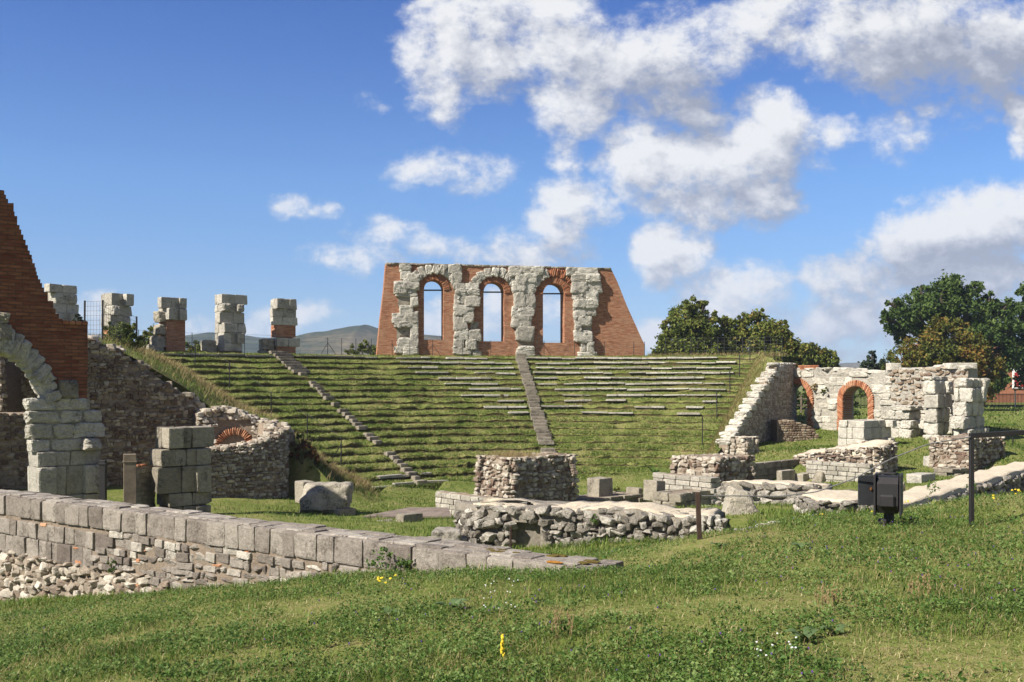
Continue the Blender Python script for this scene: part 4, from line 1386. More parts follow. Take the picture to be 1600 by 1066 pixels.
for k in range(26):
    a, b = U(2.5, 9), U(ZT - 1.5, ZT - .3)
    stone(mb, RUB4, FW.pos(a, b, -.02), (U(.04, .11), .04, U(.015, .03)), FAX, U(.2, .9))
mb.build('brick_chip', BRICKU, fw)

LICH = flat_mat('orange_lichen', (.33, .15, .03), .95, .05, .4, 30); MOSS = flat_mat('brown_moss', (.10, .075, .022), .95, .05, .4, 30)
for mt_, nm, spots in ((MOSS, 'moss_patch', [(U(L - 2.6, L - .2), U(-.45, -.15)) for _ in range(9)]), (LICH, 'lichen_patch', [(L - .5, -.02)])):
    mb = MB()
    for a, c_ in spots: stone(mb, RUB8, FW.pos(a, ZT + .012, c_), (U(.04, .12), U(.02, .05), .010), FAX, .5)
    mb.build(nm, mt_, fw)

# ------------------------------------------------------------------ long rubble footing in the middle
MW = Path([(-1.15, 21.3), (-.75, 20.5), (3.9, 19.2), (4.35, 19.6), (4.6, 20.4)])
mw = thing('rubble_footing', 'long low rubble footing with bleached flat top and a square dark recess, centre foreground', 'wall', (1.8, 19.9, -3.2))
mt = lambda a: -2.47 + .05 * math.sin(a * 2.1) - (.22 * max(0, .9 - a)) - .55 * max(0, (a - 5.55))
ra, rb = MW.px(803, 0)[0], MW.px(843, 0)[0]
mb = MB()
wall_core(mb, MW, mt, -3.9, 1.35, .08, a1=ra, rough=.06, step=.12)
wall_core(mb, MW, mt, -3.9, 1.35, .08, a0=rb, rough=.06, step=.12)
wall_core(mb, MW, mt, -2.74, 1.35, .08, a0=ra - .05, a1=rb + .05, rough=.03, step=.12)
wall_core(mb, MW, -2.8, -3.9, 1.2, .75, a0=ra - .1, a1=rb + .1, rough=.03, step=.12)
solid(mb, [(-1.25, 21.6), (-.72, 20.62), (1.4, 20.1), (1.8, 21.6), (.2, 22.1)], -3.9, -2.49, 0, .04, inset=.05)
mb.build('core', MORTG, mw, smooth=True)
mb = MB(); wall_core(mb, MW, lambda a: mt(a) + .03, lambda a: mt(a) - .15, 1.32, .13, a0=.5, a1=MW.L - .5, rough=.045, step=.1, nz=2); mb.build('capping', CAPM, mw, smooth=True)
mb = MB()
masonry(mb, MW, -3.9, -2.35, (.06, .17), (.08, .28), .28, RUB8, lambda a, b: b < mt(a) - .06 and not (ra - .08 < a < rb + .08 and b < -2.72), (.0, 1.), .09, .4, gap=-.01, front=.05)
masonry(mb, MW, -3.7, -2.5, (.10, .16), (.10, .22), .2, RUB8, lambda a, b: b < mt(a) - .12 and not (ra - .08 < a < rb + .08 and b < -2.72), (.0, .7), .08, .5, gap=0, front=.03, skip=.4)
for k in range(46):
    a = U(.1, MW.L); stone(mb, RUB8, MW.pos(a, mt(a) - .04, U(-.28, -.04)), (U(.06, .17), U(.05, .13), U(.04, .08)), None, U(.3, 1))
for k in range(30):
    a = U(.3, MW.L); stone(mb, RUB8, MW.pos(a, mt(a) - .01, U(-1.2, -.3)), (U(.05, .14), U(.05, .12), U(.02, .045)), None, U(.4, 1))
mb.build('masonry', CRUST, mw)
mb = MB()
for (dx, dz) in ((-.05, -.75), (-.35, -.8), (.15, -.8), (-.2, -.62)):
    stone(mb, BLD, np.array([-1.1 + dx, 20.4, -2.47 + dz]), (.3, .3, .2), None, .5)
mb.build('fallen_stone', CRUST, mw)

# ------------------------------------------------------------------ capped footings on the right
rf = thing('rubble_footing', 'short rubble footing with smooth cream top just left of the floodlight', 'wall', (7, 22.5, -3))
A1 = Path([(5.45, 27.0), (5.75, 26.1), (7.35, 24.7)])
t1 = lambda a: -2.50 - .12 * max(0, 1 - a)
mb = MB(); wall_core(mb, A1, t1, -3.6, .9, .06, rough=.04, step=.12)
pl2 = [(6.28, 22.6), (6.35, 21.5), (6.75, 21.05), (7.5, 21.05), (8.1, 21.5), (7.9, 23.4), (6.9, 24.0)]
solid(mb, pl2, -3.6, -2.47, .0, .05, .15, inset=.08); mb.build('core', MORTG, rf, smooth=True)
mb = MB(); wall_core(mb, A1, lambda a: t1(a) + .03, lambda a: t1(a) - .15, .9, .11, rough=.03, step=.1, nz=2); solid(mb, pl2, -2.65, -2.42, .05, .03, .15, inset=.12); mb.build('capping', CAPM, rf, smooth=True)
mb = MB(); masonry(mb, A1, -3.5, -2.5, (.10, .2), (.15, .4), .26, RUB8, lambda a, b: b < t1(a) - .06, (.0, .95), .09, .3, gap=-.02, front=.06)
pp2 = Path(pl2 + [pl2[0]])
masonry(mb, pp2, -3.5, -2.46, (.09, .17), (.11, .26), .24, RUB8, None, (.0, .95), .08, .35, gap=-.02, a1=4.2, front=.05)
mb.build('masonry', CRUST, rf)

rf = thing('rubble_footing', 'long shaded rubble footing with cream top running off the right edge', 'wall', (11, 25.5, -3.2))
B1 = Path([(8.0, 21.4), (15.6, 31.1), (17.5, 33.4)])
mb = MB(); wall_core(mb, B1, lambda a: -2.60 + .02 * math.sin(a * 3), -4.3, 1.0, .06, rough=.03, step=.15, nz=6); mb.build('capping', CAPM, rf, smooth=True)
mb = MB(); masonry(mb, B1, -4.2, -2.68, (.12, .2), (.16, .40), .28, RUB8, None, (.0, .9), .05, .12, gap=-.02, front=.04); mb.build('masonry', CRUST, rf)

# ------------------------------------------------------------------ floodlight, handrail, posts, rope
fl = thing('floodlight', 'black box floodlight with a side flap on a short post in the grass', 'floodlight', P(1385, 818, 12))
ang = math.radians(-24); hx = np.array([math.cos(ang), math.sin(ang), 0]); hy = np.array([-math.sin(ang), math.cos(ang), 0])
HAX = np.array([hx, hy, Z3])
c = P(1388, 772, 12)
mb = MB()
prof = [(-.16, -.20), (.10, -.215), (.15, -.12), (.15, .13), (.08, .20), (-.10, .215), (-.16, .19)]   # (depth, height) outline of the housing
n = len(prof); w = .115
v = [c + hx * s * w + hy * d * -1 + Z3 * h for s in (-1, 1) for d, h in prof]
mb.add(np.array(v), [np.array([(i, (i + 1) % n, n + (i + 1) % n, n + i) for i in range(n)]), np.array([list(range(n))[::-1], [n + i for i in range(n)]])])
mb.build('housing', IRON, fl)
mb = MB(); bbox(mb, c + hy * -.155 + Z3 * -.07, (.085, .03, .075), .02, HAX); mb.build('control_gear', IRON, fl)
mb = MB()
for s in (-1, 1): bbox(mb, c + hx * s * .14 + hy * .03 + Z3 * .0, (.012, .19, .235), .004, HAX)
mb.build('side_plate', IRON, fl)
fa = math.radians(8); fx = np.array([math.cos(fa), math.sin(fa), 0])
mb = MB(); bbox(mb, P(1357.5, 766, 12.05), (.135, .008, .176), .003, np.array([fx, [-fx[1], fx[0], 0], Z3])); flap = mb.build('flap', flat_mat('faded_black_paint', (.04, .041, .044), .5, .4, .2), fl)
mb = MB()
for (x, y) in ((1361, 764),): stone(mb, RUB4, P(x, y, 12.035), (.012, .004, .018), None, .5)
mb.build('rust_patch', flat_mat('rust', (.20, .09, .03), .9, .1), flap)
mb = MB(); bbox(mb, P(1389, 802, 12.05), (.055, .05, .17), .01, HAX); mb.build('stem', IRON, fl)
mb = MB(); bbox(mb, P(1379, 815, 12) + [0, 0, .0], (.05, .06, .03), .01, HAX); mb.build('foot', IRON, fl)
mb = MB(); tube(mb, [c + hx * -.15 + Z3 * .2 + hy * .05, c + hx * -.1 + Z3 * .235 + hy * .05, c + hx * .1 + Z3 * .235 + hy * .05, c + hx * .15 + Z3 * .2 + hy * .05], .014, 8); mb.build('bracket', IRON, fl)

hr = thing('handrail', 'dark steel post with a flat top rail running off the right edge', 'handrail', P(1518, 820, 12))
mb = MB(); b0, b1 = P(1518, 830, 12), P(1518, 681, 12)
bbox(mb, (b0 + b1) / 2, (.024, .024, (b1[2] - b0[2]) / 2), .004); mb.build('post', IRON, hr)
mb = MB(); r0, r1 = P(1515, 681, 12), P(1720, 669, 12.1)
d = (r1 - r0); ln = np.linalg.norm(d); d /= ln; nn = np.cross(d, Z3); nn /= np.linalg.norm(nn)
bbox(mb, (r0 + r1) / 2, (ln / 2, .026, .03), .004, np.array([d, nn, np.cross(nn, d)])); mb.build('rail', IRON, hr)


def spike(label, px, yt, yb, Y, w=.03, lean=0., mat=RUST):
    o = thing('iron_post', label, 'post', P(px, yb, Y))
    a, b = P(px, yb + 14, Y), P(px + lean, yt, Y)
    mb = MB(); d = b - a; ln = np.linalg.norm(d); d /= ln; s = np.cross(d, [0, 1, 0]); s /= np.linalg.norm(s)
    bbox(mb, (a + b) / 2, (w, w * .7, ln / 2), .004, np.array([s, np.cross(d, s), d])); mb.build('shaft', mat, o)
    mb = MB(); tube(mb, [b + [-w, 0, -.05], b + [-w * 1.8, -.01, -.06], b + [-w * 1.8, -.01, -.09], b + [-w, 0, -.10]], .004, 5); mb.build('rope_eye', IRON, o)
    return o


spike('leaning rusty iron post at the right end of the long rubble footing', 1094, 769, 852, 12.2, .028, -4)
spike('thin rusty post in front of the dark recess of the long rubble footing', 797, 822, 858, 13.2, .016, 1)
mb = MB()
ctrl = [(1093, 775, 12.2), (1150, 775, 12.2), (1215, 776, 12.2), (1275, 769, 12.1), (1335, 748, 12), (1390, 718, 11.9), (1450, 694, 11.9), (1516, 683, 11.97)]
pts = np.array([P(*q) for q in ctrl]); s = np.linspace(0, len(pts) - 1, 90)
pp_ = np.column_stack([np.interp(s, range(len(pts)), pts[:, k]) for k in range(3)])
for _ in range(3): pp_[1:-1] = (pp_[:-2] + pp_[1:-1] * 2 + pp_[2:]) / 4
tube(mb, pp_, .0075, 6)
tag(mb.build('chain_rope', flat_mat('steel_rope', (.13, .125, .12), .6, .4, .4, 60), origin=pts[0]), 'grey steel rope sagging from the leaning iron post past the floodlight to the handrail', 'rope')
mb = MB()
for k in range(17):
    f = k / 16; x = 1152 + 108 * f; y = 856 - 10 * f - 3 * math.sin(f * 3)
    Yd = 13.0 + .8 * f; q = P(x, y, Yd); q[2] = float(ground(q[0], q[1])) + .015
    stone(mb, RUB8, q, (U(.03, .09), U(.03, .05), U(.018, .03)), None, U(.4, 1))
tag(mb.build('stone_edging', WHITE, origin=P(1205, 852, 13.4)), 'thin broken line of white edging stones in the right foreground grass', 'edging')

# timber deck in front of the terraces
dk = thing('timber_deck', 'low weathered timber deck between the small dark stone and the ashlar base', 'deck', (*Q(640, 37.5), -4.9))
a, b, c2, d2 = P(566, 811, 36.6), P(640, 797, 39.2), P(700, 797, 39.2), P(706, 813, 36.6)
zz = -4.72
n = 10
for k in range(n):
    f0, f1 = k / n, (k + .84) / n
    q = [a * (1 - f0) + b * f0, d2 * (1 - f0) + c2 * f0, d2 * (1 - f1) + c2 * f1, a * (1 - f1) + b * f1]
    v = [[*x[:2], zz + .0] for x in q] + [[*x[:2], zz - .06] for x in q]
    mb = MB(); mb.add(v, [np.array([(0, 1, 2, 3), (4, 7, 6, 5), (0, 4, 5, 1), (1, 5, 6, 2), (2, 6, 7, 3), (3, 7, 4, 0)])]); mb.build('board', DECK, dk)
mb = MB()
for x in (a, d2): tube(mb, [[x[0] + .3 * (1 if x is a else -1), x[1] + .1, zz - .11], [x[0] + (1.3 if x is a else -.5), x[1] + 2.4, zz - .11]], .05, 4)
mb.build('joist', DECK, dk)


# ------------------------------------------------------------------ fences
def wire_fence(name, label, posts, h, wires, cat='fence', rad=.022, group=None, braces=(), sag=.0, mesh=0, lean=.02, wrad=.006):
    """posts: ground points (x, y, z)"""
    f = thing(name, label, cat, posts[0], group)
    tops = []
    for k, q in enumerate(posts):
        q = np.asarray(q, float); t = q + [U(-lean, lean), 0, h * U(.97, 1.03)]
        mb = MB(); tube(mb, [q - [0, 0, .3], t], rad, 6); mb.build('post', IRON, f); tops.append(t)
        if k in braces:
            dirs = [posts[k + 1] - q] if k + 1 < len(posts) else []
            if k: dirs.append(posts[k - 1] - q)
            for d in dirs:
                d = d / np.linalg.norm(d)
                mb = MB(); tube(mb, [q + d * .55 * h + [0, 0, -.05], q + [0, 0, h * .72]], rad * .75, 5); mb.build('brace', IRON, f)
    for wv in range(wires):
        fr = (wv + 1) / wires
        mb = MB()
        pts = [np.asarray(q) + (t - q) * fr * .97 for q, t in zip(posts, tops)]
        tube(mb, pts, wrad, 4); mb.build('wire', STEELW, f)
    if mesh:
        mb = MB()
        for (q0, t0), (q1, t1) in zip(zip(posts[:-1], tops[:-1]), zip(posts[1:], tops[1:])):
            n = int(np.linalg.norm(np.asarray(q1) - q0) / mesh)
            for k in range(1, n):
                s = k / n; tube(mb, [np.asarray(q0) * (1 - s) + np.asarray(q1) * s, (t0 * (1 - s) + t1 * s) - [0, 0, .03 * h]], wrad * .8, 3, cap=False)
        mb.build('wire_mesh', STEELW, f)
    return f


zt = 1.98
front = [P(x, 556, Yp) for x, Yp in ((613, 72.2), (640, 72.4), (676, 72.7), (723, 73.0), (767, 73.3), (850, 74.0), (898, 74.5), (945, 75), (990, 75.4), (1007, 75.6))]
for q in front: q[2] = zt
wire_fence('wire_fence', 'thin iron wire fence along the foot of the arcade wall', front, 1.12, 3, braces=(0, 2, 5), mesh=.5)
back = [P(x, 550, Yp) for x, Yp in ((217, 60.5), (300, 63), (382, 65.5), (432, 67), (512, 70.5), (534, 71), (556, 71.4), (580, 71.8))]
for q in back: q[2] = zt
wire_fence('wire_fence', 'wire fence between the lone piers and left end of the arcade wall', back, 1.2, 4, braces=(4,))
lf = [P(132, 530, 47.5), P(160, 530, 47.2), P(214, 552, 50)]
wire_fence('mesh_fence', 'tall wire mesh fence beside the green bush at left', lf, 1.75, 8, mesh=.16, rad=.045, wrad=.007)
rr_ = [P(x, 556, Yp) for x, Yp in ((1040, 76.2), (1080, 76.2), (1122, 76), (1160, 75.6), (1195, 75), (1222, 74))]
for q in rr_: q[2] = 1.95
wire_fence('wire_fence', 'wire fence in front of the trees right of the arcade wall', rr_, 1.5, 6, rad=.03, mesh=.4)
lp = []
for thd, rr in ((136.6, 31.3), (136.4, 27.6), (136.6, 23.2), (136.3, 20.0), (136.0, 17.2)):
    q = pol(thd, rr); lp.append(q + [0, 0, .1])
wire_fence('wire_fence', 'widely spaced iron post fence down the left edge of the terraces', lp, 1.55, 1, braces=(4,), rad=.032, wrad=.005)
lp = []
for thd, rr in ((67.3, 32.6), (67.6, 29.5), (67.8, 26.6), (68.2, 23.2), (68.6, 19.5)):
    q = pol(thd, rr); lp.append(q + [0, 0, .1])
wire_fence('wire_fence', 'iron post fence down the right edge of the terraces beside the white steps', lp, 1.5, 3, rad=.03, wrad=.005)
sp = [P(1497, 690, 58), P(1583, 708, 52)]
o = wire_fence('iron_post', 'short iron stake before the low grey block wall at right edge', [P(1583, 712, 52)], .9, 0, cat='post', rad=.035)

# distant iron railing and light post behind the meadow
fr_ = thing('iron_railing', 'dark iron railing across the far side of the right meadow', 'railing', P(1545, 636, 108))
pr0, pr1 = P(1180, 637, 108), P(1690, 637, 108)
n = 60
mb = MB()
for z in (.25, 1.35):
    tube(mb, [pr0 + [0, 0, z], pr1 + [0, 0, z]], .035, 4)
mb.build('rail', IRON, fr_)
mb = MB()
for k in range(240):
    f = k / 239; q = pr0 * (1 - f) + pr1 * f; tube(mb, [q - [0, 0, .2], q + [0, 0, 1.5]], .026, 4, cap=False)
mb.build('railing_bars', IRON, fr_)
lpst = thing('light_pole', 'slim pale metal pole standing before the dark railing at right', 'pole', P(1586, 639, 104))
mb = MB(); q = P(1586, 640, 104); tube(mb, [q - [0, 0, .3], q + [0, 0, 1.9]], .06, 6); mb.build('pole', flat_mat('pale_metal', (.4, .4, .4), .5, .4, .1), lpst)
mb = MB(); bbox(mb, q + [0, 0, 1.93], (.1, .1, .04), .01); mb.build('cap', IRON, lpst)
wf = thing('timber_fence', 'pale timber paddock rail seen through the left brick arch', 'fence', P(1240, 640, 84))
mb = MB()
for x in (1215, 1240, 1252, 1264): q = P(x, 642, 84); bbox(mb, q + [0, 0, .5], (.06, .06, .65), .01)
mb.build('post', WOOD, wf)
mb = MB()
for z in (.45, .95): tube(mb, [P(1212, 642, 84) + [0, 0, z], P(1268, 642, 84) + [0, 0, z]], .05, 5)
mb.build('rail', WOOD, wf)

# ------------------------------------------------------------------ house
hs = thing('house', 'red brick house with white-framed windows, half hidden behind the right trees', 'house', P(1560, 625, 135))
HB = flat_mat('house_brick', (.33, .145, .085), .9, .1, .25, 3)
o = P(1452, 632, 135); x1 = P(1680, 632, 135)
mb = MB(); box(mb, np.array([(o[0] + x1[0]) / 2, 139, .2]), ((x1[0] - o[0]) / 2, 4, 3.2)); mb.build('wall', HB, hs)
mb = MB()
v = [[o[0] - .5, 134.4, 3.4], [x1[0] + .5, 134.4, 3.4], [x1[0] + .5, 139, 5.4], [o[0] - .5, 139, 5.4], [o[0] - .5, 143.6, 3.4], [x1[0] + .5, 143.6, 3.4], [o[0] - .5, 134.4, 3.2], [x1[0] + .5, 134.4, 3.2], [x1[0] + .5, 143.6, 3.2], [o[0] - .5, 143.6, 3.2]]
mb.add(v, [np.array([(0, 1, 2, 3), (3, 2, 5, 4), (0, 6, 7, 1), (4, 5, 8, 9), (6, 9, 8, 7)]), np.array([(0, 3, 4), (1, 5, 2)])]); mb.build('roof', flat_mat('roof_tiles', (.26, .12, .075), .9, .1, .3, 4), hs)
WF = flat_mat('white_paint', (.75, .75, .73), .5, .3, .05)
for x in (1497, 1545, 1592, 1632):
    q = P(x, 593, 134.95)
    mb = MB(); bbox(mb, q + [0, -.02, 0], (.85, .09, 1.2), .02); fm = mb.build('window', WF, hs)
    mb = MB()
    for s in (-1, 1): bbox(mb, q + [s * .36, -.13, -.05], (.28, .03, .95), .01)
    mb.build('shutter', flat_mat('red_shutter', (.30, .025, .02), .6, .3, .1), fm)
mb = MB(); bbox(mb, np.array([(o[0] + x1[0]) / 2, 134.9, 1.95]), ((x1[0] - o[0]) / 2, .1, .12), .02); mb.build('string_course', WF, hs)
# ------------------------------------------------------------------ leaves, trees, bushes
def leaves(mb, P0, size, tint, up=.35, cup=True):
    """one small four-sided leaf at each point"""
    n = len(P0)
    d = rng.normal(size=(n, 3)); d[:, 2] += up; d /= np.linalg.norm(d, axis=1)[:, None]
    r = rng.normal(size=(n, 3)); a = np.cross(d, r); a /= np.linalg.norm(a, axis=1)[:, None] + 1e-9
    b = np.cross(d, a)
    s = (size * rng.uniform(.6, 1.35, n))[:, None]
    v = np.stack([P0 - a * s * .5, P0 + b * s * .34 + d * s * .1, P0 + a * s * .55, P0 - b * s * .34 + d * s * .1], 1).reshape(-1, 3)
    I = np.arange(n) * 4
    mb.add(v, [np.column_stack([I, I + 1, I + 2, I + 3])], np.repeat(tint, 4))


def blob_points(c, r, n, sub=None, squash=.85):
    """clumpy points through a crown lobe: small clusters scattered over and inside it"""
    sub = sub or max(6, int(n / 60))
    d = rng.normal(size=(sub, 3)); d /= np.linalg.norm(d, axis=1)[:, None]
    k = rng.uniform(.35, 1.08, sub) ** .55
    cs = d * (k * r)[:, None]; cs[:, 2] *= squash
    ct = rng.uniform(0, 1, sub)
    i = rng.integers(0, sub, n)
    p = cs[i] + rng.normal(size=(n, 3)) * r * rng.uniform(.07, .17, sub)[i][:, None]
    return p + c, np.clip(.35 * ct[i] + rng.uniform(0, .65, n), 0, 1)


def tree(name, label, blobs, base, lmat, size, dens, group=None, cat='tree', trunk=.25, tshift=None, squash=.85, mats=None):
    root = thing(name, label, cat, base, group)
    base = np.asarray(base, float)
    mb = MB(); cs = []
    for (px, py, rp, Y, *_) in blobs:
        c = P(px, py, Y); r = rp / F * Y; cs.append((c, r))
        n = int(dens * r * r)
        p, t = blob_points(c, r, n, squash=squash)
        if tshift is not None: t = np.clip(t + tshift(p), 0, 1)
        leaves(mb, p, size, t)
    mb.build('crown', lmat, root)
    if trunk:
        mb = MB()
        cen = np.mean([c for c, r in cs], axis=0)
        fork = base * .45 + np.array([cen[0], cen[1], cen[2]]) * .55
        m = (base + fork) / 2 + [U(-.2, .2), U(-.2, .2), 0]
        tube(mb, [base - [0, 0, .4], base + [0, 0, .3], m, fork], [trunk * 1.35, trunk * 1.1, trunk * .9, trunk * .75], 9)
        for c, r in cs:
            k1 = fork * .55 + c * .45 + np.array([U(-.3, .3), U(-.3, .3), U(.0, .5)]) * r * .4
            tube(mb, [m * .3 + fork * .7, k1, c, c + [U(-.3, .3) * r, U(-.3, .3) * r, r * .6]], [trunk * .6, trunk * .42, trunk * .25, trunk * .06], 6)
            for j in range(5):
                d = rng.normal(size=3); d /= np.linalg.norm(d); d[2] = abs(d[2]) * .6
                tube(mb, [k1 * .5 + c * .5, c + d * r * .5, c + d * r * .95], [trunk * .2, trunk * .12, trunk * .03], 5)
        mb.build('trunk', BARK, root)
    return root


gz = -2.5
tree('tree', 'tall pointed olive green tree just right of the arcade wall', [(1075, 498, 26, 96), (1062, 520, 28, 95), (1082, 478, 15, 96), (1050, 545, 26, 95), (1090, 525, 30, 96), (1098, 552, 26, 95), (1035, 555, 18, 95), (1071, 552, 26, 94), (1108, 500, 16, 96), (1100, 476, 8, 96)], (*Q(1072, 96), gz), MIDL, .30, 1050, 'trees behind the terraces', trunk=.3)
tree('tree', 'broad rounded green tree between the pointed tree and the stepped wall', [(1140, 525, 28, 98), (1178, 512, 26, 98), (1205, 525, 26, 97), (1165, 545, 28, 97), (1215, 548, 28, 97), (1187, 492, 11, 98), (1235, 545, 20, 97), (1132, 550, 24, 97), (1195, 556, 24, 96), (1245, 558, 22, 97), (1228, 528, 16, 97), (1128, 505, 14, 98), (1222, 512, 12, 98), (1160, 500, 12, 98)], (*Q(1180, 98), gz), MIDL, .30, 1050, 'trees behind the terraces', trunk=.35, tshift=lambda p: .12)
tree('tree', 'low spreading dark green tree above the white arch wall', [(1262, 556, 20, 100), (1281, 556, 15, 100), (1297, 562, 14, 100), (1250, 570, 22, 100), (1282, 574, 20, 100), (1308, 574, 10, 100), (1270, 545, 9, 100)], (*Q(1278, 100), gz), MIDL, .28, 1200, 'trees behind the terraces', trunk=.2, tshift=lambda p: .08)
tree('oak_tree', 'largest dark green oak rising at the right', [(1470, 468, 38, 104), (1425, 488, 32, 103), (1510, 490, 36, 104), (1550, 510, 36, 104), (1400, 505, 22, 103), (1452, 505, 32, 104), (1485, 443, 19, 104), (1440, 458, 18, 104), (1385, 497, 13, 102), (1412, 527, 18, 103), (1520, 455, 16, 104), (1572, 483, 20, 104), (1560, 548, 34, 104), (1525, 530, 30, 103), (1548, 470, 17, 104), (1395, 478, 14, 103), (1580, 520, 20, 103), (1552, 590, 26, 104)], (*Q(1500, 104), gz), OAKL, .34, 620, 'trees at the right edge', trunk=.5)
tree('tree', 'autumn tree with orange-brown leaves in front of the oak', [(1480, 530, 34, 92), (1440, 548, 30, 92), (1520, 545, 30, 92), (1410, 565, 24, 91), (1465, 560, 32, 91), (1505, 572, 32, 91), (1540, 575, 26, 92), (1462, 508, 14, 92), (1500, 512, 15, 92), (1395, 578, 16, 91), (1450, 585, 26, 91), (1530, 608, 26, 92), (1495, 600, 26, 92)], (*Q(1480, 92), gz), AUTL, .27, 820, 'trees at the right edge', trunk=.3,
     tshift=lambda p: np.clip((p[:, 0] - 40) * .03, -.2, .12) + fbm(p[:, 0] * .7, p[:, 2] * .7, 2) * .5)
tree('tree', 'dense dark green tree cut off by the right edge', [(1600, 500, 28, 106), (1615, 540, 34, 106), (1625, 585, 34, 106), (1612, 460, 20, 106), (1590, 555, 22, 106), (1640, 500, 30, 106)], (*Q(1622, 106), gz), OAKL, .34, 620, 'trees at the right edge', trunk=.35)
tree('conifer_tree', 'small dark blue-green conifer left of the autumn tree', [(1362, 562, 9, 110), (1358, 575, 14, 110), (1372, 572, 12, 110), (1345, 582, 10, 110), (1380, 580, 12, 110), (1363, 552, 5, 110)], (*Q(1364, 110), gz), CONL, .30, 1300, 'trees at the right edge', trunk=.15)
tree('dark_shrub', 'dark rounded shrub seen through the right brick arch', [(1325, 640, 15, 80), (1322, 622, 13, 80), (1336, 648, 9, 80)], (*Q(1324, 80), gz), OAKL, .2, 1500, cat='shrub', trunk=.06)
tree('hedge', 'dark hedge seen through the left brick arch', [(1236, 618, 16, 88), (1252, 620, 16, 88), (1222, 620, 16, 88), (1266, 622, 12, 88), (1350, 612, 12, 95), (1365, 618, 12, 95)], (*Q(1244, 88), gz), OAKL, .22, 1100, cat='hedge', trunk=.06)
tree('bush', 'round yellow-green bush in front of the rounded pier at left', [(190, 522, 21, 49.5), (177, 528, 17, 49.5), (206, 532, 17, 49.5), (192, 545, 22, 49), (171, 512, 9, 49.5), (203, 511, 10, 49.5), (212, 545, 14, 49)], P(190, 560, 49.5), BUSHL, .12, 3600, cat='bush', trunk=.05)
tree('bush', 'darker green bush behind the stepped pier', [(236, 525, 14, 72), (225, 535, 12, 72), (240, 540, 14, 72), (237, 512, 7, 72)], P(234, 550, 72), MIDL, .16, 2400, cat='bush', trunk=.05)
tree('bush', 'low bush between the stepped pier and the tallest pier', [(303, 542, 12, 70), (318, 546, 10, 70), (293, 546, 10, 70)], P(305, 552, 70), MIDL, .16, 2400, cat='bush', trunk=.05)
tree('bush', 'low olive bush beside the left end of the arcade wall', [(558, 545, 10, 80), (575, 542, 12, 80), (585, 548, 10, 80), (545, 549, 7, 80)], P(566, 554, 80), BUSHL, .16, 2200, cat='bush', trunk=.05)
tree('conifer_tree', 'tiny dark pine sprig on the bank beside the squat pale pier', [(122, 494, 4, 58), (121, 501, 6.5, 58), (126, 499, 4, 58), (131, 502, 3, 58)], P(122, 512, 58), CONL, .12, 9000, trunk=.05)
tree('red_shrub', 'reddish-leaved shrub on the bank right of the niche ruin', [(468, 695, 13, 44.2), (480, 705, 13, 44.2), (460, 708, 11, 44.2), (490, 715, 10, 44.2)], (*Q(472, 44.2), -4.0), REDL, .09, 3600, cat='shrub', trunk=.03)
tree('bush', 'green leafy bush above the reddish shrub', [(472, 678, 10, 45), (484, 688, 12, 45), (496, 703, 10, 45), (464, 682, 8, 45), (503, 724, 12, 44.6), (484, 728, 12, 44.3)], (*Q(482, 45), -4.2), BUSHL, .09, 3200, cat='bush', trunk=.03)
tree('weed_tuft', 'yellow flowering weed clump right of the upright squared block', [(968, 768, 10, 45), (980, 772, 8, 45), (960, 775, 6, 45)], P(970, 785, 45), BUSHL, .07, 4200, cat='weeds', trunk=.02, tshift=lambda p: .2)
for (px, py, Yd, lab) in ((905, 760, 46, 'dark green thistle rosette on the lower right terraces'), (1022, 732, 52, 'small thistle rosette on the terraces above the flat-topped rubble block'), (948, 742, 49, 'leafy thistle between the two rubble foundations')):
    q = P(px, py, Yd); r_ = math.hypot(q[0] - CX, q[1] - CY); q[2] = max(float(cav_z(r_)) + .1, float(ground(q[0], q[1])))
    o = thing('thistle', lab, 'plant', q); mb = MB()
    for k in range(16):
        t = U(0, 6.28); L_ = U(.25, .45); d = np.array([math.cos(t), math.sin(t), U(.2, .9)]); s = np.array([-math.sin(t), math.cos(t), 0]) * .07
        mb.add([q, q + d * L_ * .5 + s, q + d * L_, q + d * L_ * .5 - s], [np.array([(0, 1, 2, 3)])], U(.2, .8))
    mb.build('leaf_rosette', CLOVER, o)
# tufts growing on walls
for (pth, px, py, lab) in ((RA, 1290, 611, 'small dry tuft growing high on the white arch wall between the arches'), (RA, 1276, 604, 'brown tuft on the white arch wall beside the left arch')):
    a, b = pth.px(px, py); o = thing('wall_tuft', lab, 'plant', pth.pos(a, b - .2, .1)); mb = MB()
    p_, t_ = blob_points(pth.pos(a, b, .15), .26, 260); leaves(mb, p_, .09, t_); mb.build('foliage', BUSHL if px > 1280 else DRYG, o)


for (pth, px, py, cx_, sz, lab) in ((FW, 182, 884, .06, .09, 'small green weed rooted in the face of the foreground wall at left'), (FW, 612, 872, .12, .22, 'leafy weed standing against the foreground wall toward its right end'), (FW, 640, 884, .10, .13, 'low weed beside the leafy weed at the foot of the foreground wall'),
                              (MW, 930, 812, .10, .10, 'tiny weed on the face of the long rubble footing'), (B1, 1440, 770, .16, .22, 'tall weed against the shaded footing right of the floodlight'), (B1, 1505, 752, .14, .18, 'weed clump against the shaded footing behind the handrail post')):
    a, b = pth.px(px, py); o = thing('wall_weed', lab, 'plant', pth.pos(a, b - sz, cx_)); mb = MB()
    for j in range(5):
        q = pth.pos(a + U(-.5, .5) * sz, b + U(-1, .9) * sz, cx_ + U(0, .5) * sz); p_, t_ = blob_points(q, sz * .55, 46); leaves(mb, p_, .024 + .05 * sz, t_)
    mb.build('foliage', CLOVER, o)

